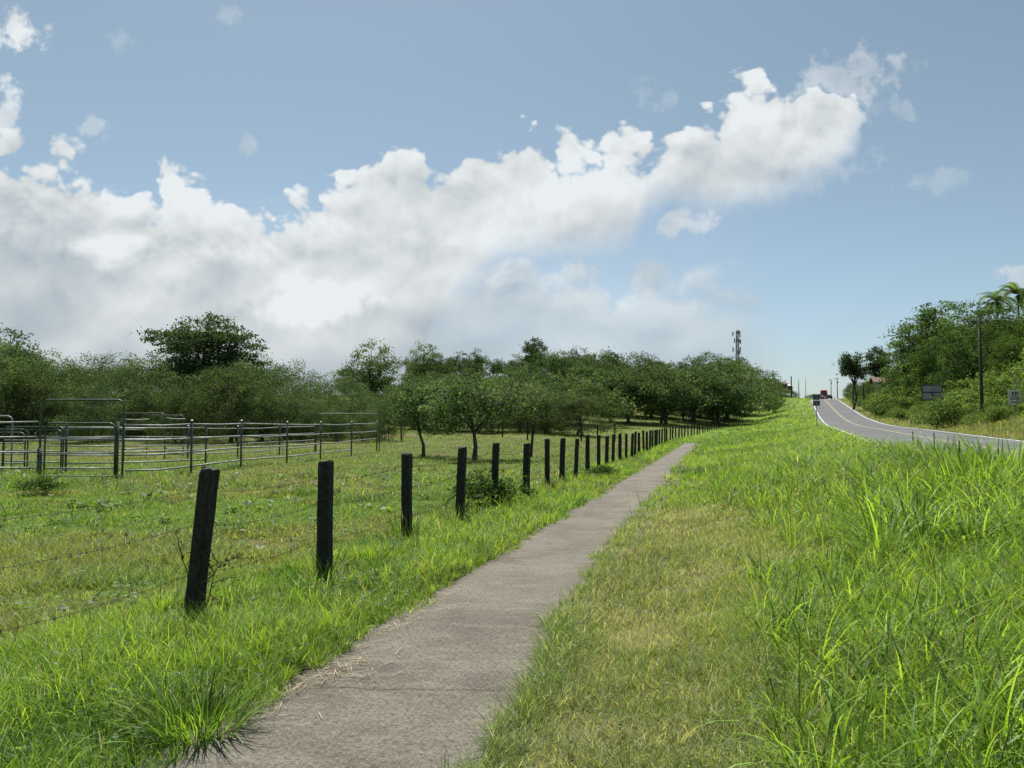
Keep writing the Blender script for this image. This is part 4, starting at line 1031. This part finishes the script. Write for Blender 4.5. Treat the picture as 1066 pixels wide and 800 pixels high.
bow_gate((-22.0, 27.2), (-17.5, 27.0), 2.12, 'wide bow gate cut by the left edge of the photo', mt=M_pipe, r=.03)
bow_gate((-22.5, 29.0), (-18.2, 29.0), 1.62, 'low round-cornered gate behind the wide bow gate at the left edge', leaf=((-22.4, 29), (-18.3, 29), 1.5, [1.1, .7, .35]), mt=M_gpipe, r=.03)
bow_gate((-18.6, 28.2), (-15.70, 27.0), 1.60, 'low round-cornered gate seen through the rails of the tall bow gate', leaf=((-18.5, 28.1), (-15.8, 27.05), 1.5, [1.12, .75, .36]), mt=M_gpipe, r=.03)
rail_panel((-20.5, 33.5), (-16.7, 33.0), [1.52, 1.12, .72, .32], 'rear pipe panel far left, behind the low round-cornered gates', pA=True, pB=False, r=.026)
rail_panel((-15.6, 27.0), (-12.1, 30.5), [1.56, 1.12, .70, .30], 'inner dividing panel slanting back behind the tall bow gate', r=.026)

for m_ in (M_pipe, M_gpipe):                             # rust and mud on the pipes
    t = m_.node_tree; S.nt = t; b = t.nodes['Principled BSDF']; src = b.inputs['Base Color'].links[0].from_socket
    tcr = t.nodes.new('ShaderNodeTexCoord').outputs['Object']
    t.links.new(mixc(ramp01(noise(tcr, 2.6, 6, .7),   .56, .70) * .5, src, (.11, .062, .035)), b.inputs['Base Color'])
# ------------------------------------------------------------------ poles, wires, tower
M_pole = mat('dark_pole', (.045, .040, .036), .9, var=.4, vscale=3, bump=.3)
M_conc = mat('grey_pole', (.30, .30, .29), .8, var=.15, vscale=2)
M_ins = mat('insulator', (.35, .33, .30), .3)
M_cable = mat('cable', (.03, .03, .03), .6)
def pole(X, Y, top, label, arms=1, m_=None, r=.14, lamp=False, group='utility poles along the road', az=1.2):
    z = gz(X, Y); h = top - z; root = empty('utility_pole', (X, Y, z), label, 'pole', group, rz=-az + math.pi / 2)
    MB().tube([(0, 0, -.5), (0, 0, h * .5), (0, 0, h)], [r * 1.2, r, r * .75], 9).build('shaft', m_ or M_pole, root, smooth=True)
    for k in range(arms):
        zz = h - .35 - k * .75
        a = MB().box((0, .13, zz), (1.7, .09, .11), 0, .012).build('crossarm', m_ or M_pole, root)
        ins = MB()
        for x in (-.75, -.45, .45, .75): ins.tube([(x, .13, zz + .067), (x, .13, zz + .12), (x, .13, zz + .20), (x, .13, zz + .24)], [.02, .055, .055, .03], 7)
        ins.build('insulator', M_ins, a)
    if arms and r > .13: MB().tube([(.24, 0, h - 1.9), (.24, 0, h - 1.86), (.24, 0, h - 1.25), (.24, 0, h - 1.2)], [.12, .2, .2, .12], 10).build('transformer', M_conc, root, smooth=True)
    if lamp:
        MB().tube([(0, 0, h - .1), (.5, 0, h + .25), (1.5, 0, h + .4)], .04, 6).build('lamp_arm', m_ or M_pole, root)
        MB().box((1.8, 0, h + .4), (.7, .22, .12), 0, .03).build('lamp_head', M_conc, root)
    return (X, Y, top)
pA = pole(X_at(1023, 62), 62, Z_at(331, 62), 'tall dark utility pole with a crossarm in front of the palms on the right bank', az=1.1, r=.12)
pB = pole(X_at(872.5, 262), 262, Z_at(393.5, 262), 'small distant utility pole with a crossarm on the right of the road crest', arms=1)
pC = pole(X_at(866, 300), 300, Z_at(395, 300), 'farthest small utility pole with a crossarm, leftmost beside the road crest on its right side', arms=1)
pole(X_at(824.6, 262), 262, Z_at(391.5, 262), 'thick dark pole without arms on the left verge near the crest', arms=0, r=.22, group='poles on the left verge')
pole(X_at(832.3, 292), 292, Z_at(396, 292), 'thin dark pole in the middle of the poles on the left verge', arms=0, r=.13, group='poles on the left verge')
pole(X_at(839.5, 300), 300, Z_at(393, 300), 'slim grey pole on the left verge nearest the road', arms=0, r=.10, m_=M_conc, group='poles on the left verge')
for px, Y, ty, lb in ((889, 170, 398, 'dark bare pole under the compact dark tree right of the road'), (900, 150, 399, 'dark bare pole left of the red-roofed house')):
    pole(X_at(px, Y), Y, Z_at(ty, Y), lb, arms=0, r=.14)
def wire(A, B, sag, label, off=0.0):
    A, B = np.array(A, float), np.array(B, float); mb = MB()
    pts = [tuple((B - A) * f - np.array([0, 0, 4 * sag * f * (1 - f)]) + np.array([off, 0, -.12])) for f in np.linspace(0, 1, 22)]
    o = mb.tube(pts, .008, 4).build('power_cable', M_cable); o.location = tuple(A); tag(o, label, 'cable', 'power cables beside the road')
wire(pA, pB, 2.0, 'sagging power cable from the tall pole up to the distant road crest')
wire(pB, pC, .8, 'short power cable between the two distant poles on the right of the crest')
wire(pA, (pA[0] + 16, pA[1] - 38, pA[2] - 1.5), 1.2, 'power cable leaving the tall pole to the right, out of the frame')

# mobile phone tower behind the wood
M_steel = mat('tower_steel', (.20, .21, .23), .5, .4, var=.1)
M_ant = mat('antenna_grey', (.20, .21, .23), .6)
TY = 330.0; TX = X_at(769, TY); TZ = gz(TX, TY); TT = Z_at(344.5, TY)
tw = empty('phone_tower', (TX, TY, TZ), 'slim grey phone mast with antennas rising above the right end of the wood', 'tower')
mb = MB(); hT = TT - TZ; nb = 16
W = lambda z: 1.0 - .65 * z / hT
cor = lambda z, k: (W(z) * (1, 1, -1, -1)[k % 4], W(z) * (1, -1, -1, 1)[k % 4], z)
for k in range(4):
    mb.tube([cor(0, k), cor(hT, k)], .11, 5)
    for i in range(nb):
        z0, z1 = hT * i / nb, hT * (i + 1) / nb
        mb.tube([cor(z0, k), cor(z1, k + 1)], .06, 4); mb.tube([cor(z1, k), cor(z1, k + 1)], .06, 4); mb.tube([cor(z0, k + 1), cor(z1, k)], .06, 4)
mb.build('mast', M_steel, tw)
for k, (a, zz, hh, w_) in enumerate(((math.pi, .2, 2.6, .6), (math.pi, -6.6, 2.6, .6), (0, -3.2, 2.4, .6), (.2, -6.4, 2.4, .6), (2.4, -2.6, 2.4, .6), (4.4, -2.6, 2.4, .6), (4.8, -5.2, 2.4, .7), (-.9, -.6, 2.2, .6))):
    rr = 1.9 if a in (math.pi,) else 1.3; x, y = rr * math.cos(a), rr * math.sin(a)
    an = MB().box((x, y, hT - 1.6 + zz), (w_ * .75, .3, hh * .8), a, .04).build('antenna_panel', M_ant, tw)
    MB().tube([(0, 0, hT - 1.6 + zz), (x * .93, y * .93, hT - 1.6 + zz)], .07, 4).build('bracket', M_steel, an)
for x, zz in ((.2, hT - .8), (.5, hT - 4.6), (.1, hT - 9.5)): MB().tube([(x, -.9, zz), (x, -1.05, zz), (x, -1.35, zz)], [.2, .75, .8], 12).build('dish', M_ant, tw)
MB().tube([(0, 0, hT), (0, 0, hT + 1.9)], .05, 5).build('lightning_rod', M_steel, tw)

# ------------------------------------------------------------------ signs
M_alu = mat('sign_back_grey', (.26, .27, .28), .55, .3, var=.12, vscale=2)
M_frame = mat('sign_frame_dark', (.05, .052, .055), .6, .2)
M_sw = mat('sign_white', (.62, .63, .62), .5, var=.08, vscale=3)
M_ink = mat('sign_ink', (.06, .065, .075), .6)
M_back_shade = mat('sign_back_shade', (.085, .09, .095), .6, .2, var=.1)  # unlit side of the plates put into a darker base colour
X, Y = X_at(971.5, 74), 74; z = gz(X, Y); zc = Z_at(409, Y)
sg = empty('road_sign', (X, Y, z), 'large blank grey sign back with dark bracing on a single post, right bank', 'sign', rz=-.42)
w_, h_ = 1.72, 1.42; c = zc - z
MB().box((0, 0, c), (w_, .03, h_), 0, .008).build('panel', M_alu, sg)
fr = MB()
for x in (-w_ / 2, w_ / 2): fr.box((x, -.02, c), (.09, .07, h_ + .09), 0, .01)
for zz in (c + h_ / 2, c - h_ / 2): fr.box((0, -.022, zz), (w_ - .094, .066, .09), 0, .01)
fr.box((0, -.03, c + .02), (w_ - .1, .03, .10), 0, .005); fr.build('frame', M_frame, sg)
MB().box((0, -.085, (c + .1) / 2 - .2), (.12, .075, c + .5), 0, .01).build('post', M_frame, sg)
X, Y = X_at(1057.5, 55), 55; z = gz(X, Y); c = Z_at(414, Y) - z
sg = empty('road_sign', (X, Y, z), 'small white rectangular sign with dark lines of writing, at the right edge', 'sign', rz=-.30)
MB().box((0, 0, c), (.80, .02, 1.02), 0, .005).build('panel', M_sw, sg)
ink = MB()
for x, w2 in ((-.13, .10), (.04, .07), (.17, .10)): ink.box((x, -.0125, c + .27), (w2, .004, .26))
ink.box((-.045, -.0125, c + .37), (.07, .004, .05))
for zz, w2 in ((.06, .52), (-.055, .66), (-.13, .58), (-.34, .48), (-.285, .40)): ink.box((0, -.0125, c + zz), (w2, .004, .045 if zz > -.2 else .035))
ink.build('lettering', M_ink, sg)
MB().tube([(.02, .045, -.3), (.02, .045, c + .75)], .035, 7).build('post', M_alu, sg)
X, Y = X_at(850.4, 60), 60; z = gz(X, Y); c1_, c2_ = Z_at(413.6, Y) - z, Z_at(420, Y) - z
sg = empty('road_sign', (X, Y, z), 'dark back of two stacked plates on a thin post, left of the road', 'sign', rz=-.3)
for cc_, hh in ((c1_, .44), (c2_, .40)): MB().box((0, 0, cc_), (.52, .02, hh), 0, .006).build('plate', M_back_shade, sg)
MB().tube([(0, -.04, -.3), (0, -.04, c1_ + .2)], .028, 7).build('post', M_alu, sg)
for px, Y, h_ in ((972, 15.6, .82), (950, 18.4, .80), (998, 13.2, .74)):
    X = X_at(px, Y); X = min(X, float(Xr(Y)) - 4.2); z = gz(X, Y)
    o = MB().tube([(0, 0, -.2), (0, 0, h_ * .6), (0, 0, h_)], [.014, .013, .011], 7).build('marker_stake', M_frame); o.location = (X, Y, z)
    tag(o, {972: 'thin dark stake at the near road edge, below the blank sign back', 950: 'thin dark stake at the near road edge, leftmost of three', 998: 'thin dark stake at the near road edge, rightmost of three'}[px], 'stake', 'stakes along the near road edge')
o = MB().box((0, 0, .45), (.14, .14, 1.1), .3, .02).build('marker_post', M_sw); X = X_at(869.5, 225); o.location = (X, 225, gz(X, 225)); tag(o, 'short white marker post on the right side of the road near the crest', 'marker post')
o = MB().box((0, 0, .40), (.42, .36, 1.0), .3, .05).build('marker_block', M_sw); X = X_at(801.5, 190); o.location = (X, 190, gz(X, 190)); tag(o, 'small white block at the end of the fence below the last trees of the wood', 'marker')

# ------------------------------------------------------------------ houses
M_red = mat('rusty_red_roof', (.125, .058, .045), .7, var=.3, vscale=1.5)
M_wall = mat('grey_wall', (.32, .31, .30), .85, var=.15, vscale=1)
M_dark = mat('dark_window', (.02, .022, .025), .3)
M_wood = mat('brown_wood', (.10, .065, .045), .8, var=.3)
M_wroof = mat('pale_roof', (.62, .63, .64), .5, var=.1)
def house(X, Y, z, w_, d_, hw, rise, rz, label, roof, wall, eave=.6):
    root = empty('house', (X, Y, z), label, 'house', rz=rz)
    MB().box((0, 0, hw / 2 - .6), (w_, d_, hw + 1.2), 0, 0).build('wall', wall, root)
    a, b_ = d_ / 2 + eave, w_ / 2 + eave; th = .14; s_ = rise / (d_ / 2)
    rf = MB().prism([(-a, hw - eave * s_), (0, hw + rise), (a, hw - eave * s_), (a, hw - eave * s_ + th), (0, hw + rise + th), (-a, hw - eave * s_ + th)], -b_, b_)
    rf = rf.build('roof', roof, root)
    for s2 in (-1, 1): MB().prism([(-d_ / 2, hw), (0, hw + rise - .02), (d_ / 2, hw)], s2 * (w_ / 2 - .12), s2 * (w_ / 2 - .002)).build('gable', wall, root)
    for x in (-w_ * .3, w_ * .05, w_ * .32):
        f = MB().box((x, -d_ / 2 - .01, hw * .55), (1.2, .06, 1.1), 0, .01).build('window', M_wood, root)
        MB().box((x, -d_ / 2 - .045, hw * .55), (1.0, .03, .9), 0, 0).build('pane', M_dark, f)
    dr = MB().box((w_ * .18, -d_ / 2 - .02, 1.0), (.95, .08, 2.1), 0, .01).build('door', M_wood, root); MB().tube([(w_ * .18 + .35, -d_ / 2 - .1, 1.0), (w_ * .18 + .35, -d_ / 2 - .06, 1.0)], .03, 6).build('handle', M_steel, dr)
    ch = MB().box((-w_ * .2, d_ * .15, hw + rise + .1), (.5, .5, 1.0), 0, .02)
    return root
X = X_at(930, 154); Y = 154
hz0 = Z_at(409, Y)
house(X, Y, hz0, 6.6, 5.5, 2.1, .95, -.30, 'low house with a rusty red roof and grey wall half hidden on the right bank', M_red, M_wall)
X = X_at(811, 345); Y = 345
house(X, Y, Z_at(405.5, Y), 5.0, 7, 2.2, 1.1, .2, 'distant house with a red roof just past the right end of the wood', M_red, M_wall)
X = X_at(817, 352)
house(X, 352, Z_at(406.5, 352), 5, 6, 1.9, .7, .2, 'distant low building with a pale roof beside the red-roofed one near the crest', M_wroof, M_wall)
for px, Y, ty in ((903, 132, 407), (912, 128, 404), (921, 124, 406), (930, 120, 403), (940, 116, 402)):
    plant('shrub', max(X_at(px, Y), float(Xr(Y)) + 7.5), Y, top=Z_at(ty, Y), wide=1.2, label='leafy shrub hiding the foot of the red-roofed house on the right bank', cat='shrub', group='shrubs below the red-roofed house')
for px, Y, h_ in ((806, 318, 5.8), (812, 318, 5.4), (818, 316, 4.2), (824, 318, 4.2), (829, 325, 3.4), (846, 330, 3.6), (842, 335, 3.2)):
    plant('thicket_tree', X_at(px, Y), Y, h=h_, wide=1.5, label='dark hedge bush on the crest below the distant roofs', cat='bush', group='hedge bushes on the crest')

# ------------------------------------------------------------------ vehicles on the crest
M_redp = mat('red_paint', (.42, .028, .022), .35, var=.08)
M_drk = mat('dark_paint', (.03, .032, .036), .3)
M_glass = mat('window_glass', (.03, .04, .05), .08, spec=.8)
M_tyre = mat('tyre_rubber', (.02, .02, .02), .9)
M_rim = mat('wheel_rim', (.4, .4, .42), .4, .7)
M_lamp = mat('headlight_glass', (.75, .75, .72), .15)
M_chrome = mat('chrome_grille', (.45, .46, .48), .3, .8)
def wheel(root, x, y, r, w_):
    t_ = MB().tube([(x - w_ / 2, y, r), (x - w_ * .35, y, r), (x + w_ * .35, y, r), (x + w_ / 2, y, r)], [r * .88, r, r, r * .88], 18)
    t_ = t_.build('wheel', M_tyre, root, smooth=False); s_ = 1 if x > 0 else -1
    MB().tube([(x + s_ * w_ * .3, y, r), (x + s_ * w_ * .54, y, r)], [r * .62, r * .55], 14).build('rim', M_rim, t_)
def car(X, Y, z, rz, paint, label, group):
    root = empty('car', (X, Y, z), label, 'car', group, rz)              # nose towards -y
    low = [(-2.1, .35), (-2.15, .55), (-2.05, .78), (-1.05, .95), (1.75, .98), (2.1, .90), (2.15, .5), (2.05, .32)]
    MB().prism(low, -.86, .86).build('body', paint, root)
    mb = MB(); prof = [(-1.05, .95, .80), (-.35, 1.44, .62), (1.15, 1.46, .62), (1.75, .98, .78)]
    for s_ in (-1, 1):
        for (y, zz, hw) in prof: mb.v.append((s_ * hw, y, zz))
    mb.f = [(0, 1, 2, 3), (7, 6, 5, 4), (0, 4, 5, 1), (1, 5, 6, 2), (2, 6, 7, 3)]; mb.build('cabin', paint, root)
    MB().quad((-.68, -1.0, 1.0), (.68, -1.0, 1.0), (.54, -.40, 1.42), (-.54, -.40, 1.42)).build('windscreen', M_glass, root).location = (0, -.03, .01)
    MB().quad((.70, 1.70, 1.04), (-.70, 1.70, 1.04), (-.55, 1.2, 1.42), (.55, 1.2, 1.42)).build('rear_window', M_glass, root).location = (0, .03, .01)
    for s_ in (-1, 1):
        sw = MB().quad((s_ * .765, -.85, 1.03), (s_ * .765, 1.55, 1.03), (s_ * .64, 1.05, 1.40), (s_ * .64, -.30, 1.40)); sw.build('side_window', M_glass, root).location = (s_ * .02, 0, 0)
        MB().box((s_ * .62, -2.10, .68), (.34, .10, .15), 0, .02).build('headlight', M_lamp, root)
        MB().box((s_ * .95, -.75, 1.02), (.18, .10, .13), 0, .02).build('mirror', paint, root)
        for y in (-1.35, 1.35): wheel(root, s_ * .78, y, .32, .22)
    MB().box((0, -2.13, .52), (.9, .06, .16), 0, .01).build('grille', M_drk, root)
    MB().box((0, -2.15, .38), (1.6, .10, .14), 0, .03).build('bumper', M_drk, root)
    return root
def truck(X, Y, z, rz, label):
    root = empty('truck', (X, Y, z), label, 'truck', None, rz)
    cab = MB().prism([(-3.2, .55), (-3.25, 1.4), (-3.05, 2.9), (-2.7, 3.15), (-1.2, 3.2), (-1.2, .55)], -1.2, 1.2).build('cab', M_redp, root)
    MB().quad((-1.05, -3.28, 1.62), (1.05, -3.28, 1.62), (1.0, -3.10, 2.72), (-1.0, -3.10, 2.72)).build('windscreen', M_glass, root)
    MB().box((0, -3.27, 1.08), (1.3, .10, .72), 0, .03).build('grille', M_chrome, root)
    MB().box((0, -3.25, .55), (2.4, .25, .36), 0, .05).build('bumper', M_redp, root)
    for s_ in (-1, 1):
        MB().box((s_ * .92, -3.26, .95), (.36, .12, .24), 0, .03).build('headlight', M_lamp, root)
        MB().box((s_ * 1.38, -3.0, 2.1), (.14, .2, .6), 0, .03).build('mirror', M_drk, root)
        for y in (-2.4, 1.6, 2.8): wheel(root, s_ * 1.0, y, .52, .34)
    MB().box((0, -2.2, 3.42), (2.0, 1.5, .45), 0, .12).build('roof_fairing', M_redp, root)
    MB().box((0, 1.2, 2.35), (2.44, 4.6, 2.9), 0, .04).build('cargo_box', M_sw, root)
    MB().box((0, .2, .75), (1.0, 6.2, .28), 0, .02).build('chassis', M_drk, root)
    return root
def lane(Y, off): return float(Xr(Y)) + off * 1.065, Y, float(T(_zr, Y)) + .04
hd = lambda Y: -math.atan((float(Xr(Y + 1)) - float(Xr(Y - 1))) / 2)
x, y, z = lane(290, -.9); truck(x, y, z, hd(290), 'red truck with a dark windscreen coming over the crest of the road')
x, y, z = lane(246, -1.5); car(x, y, z, hd(246), M_redp, 'small red car leading the red truck down the hill', 'cars on the road crest')
x, y, z = lane(256, 1.2); car(x, y, z, hd(256) + math.pi, M_drk, 'dark car driving away in the right lane beside the truck', 'cars on the road crest')
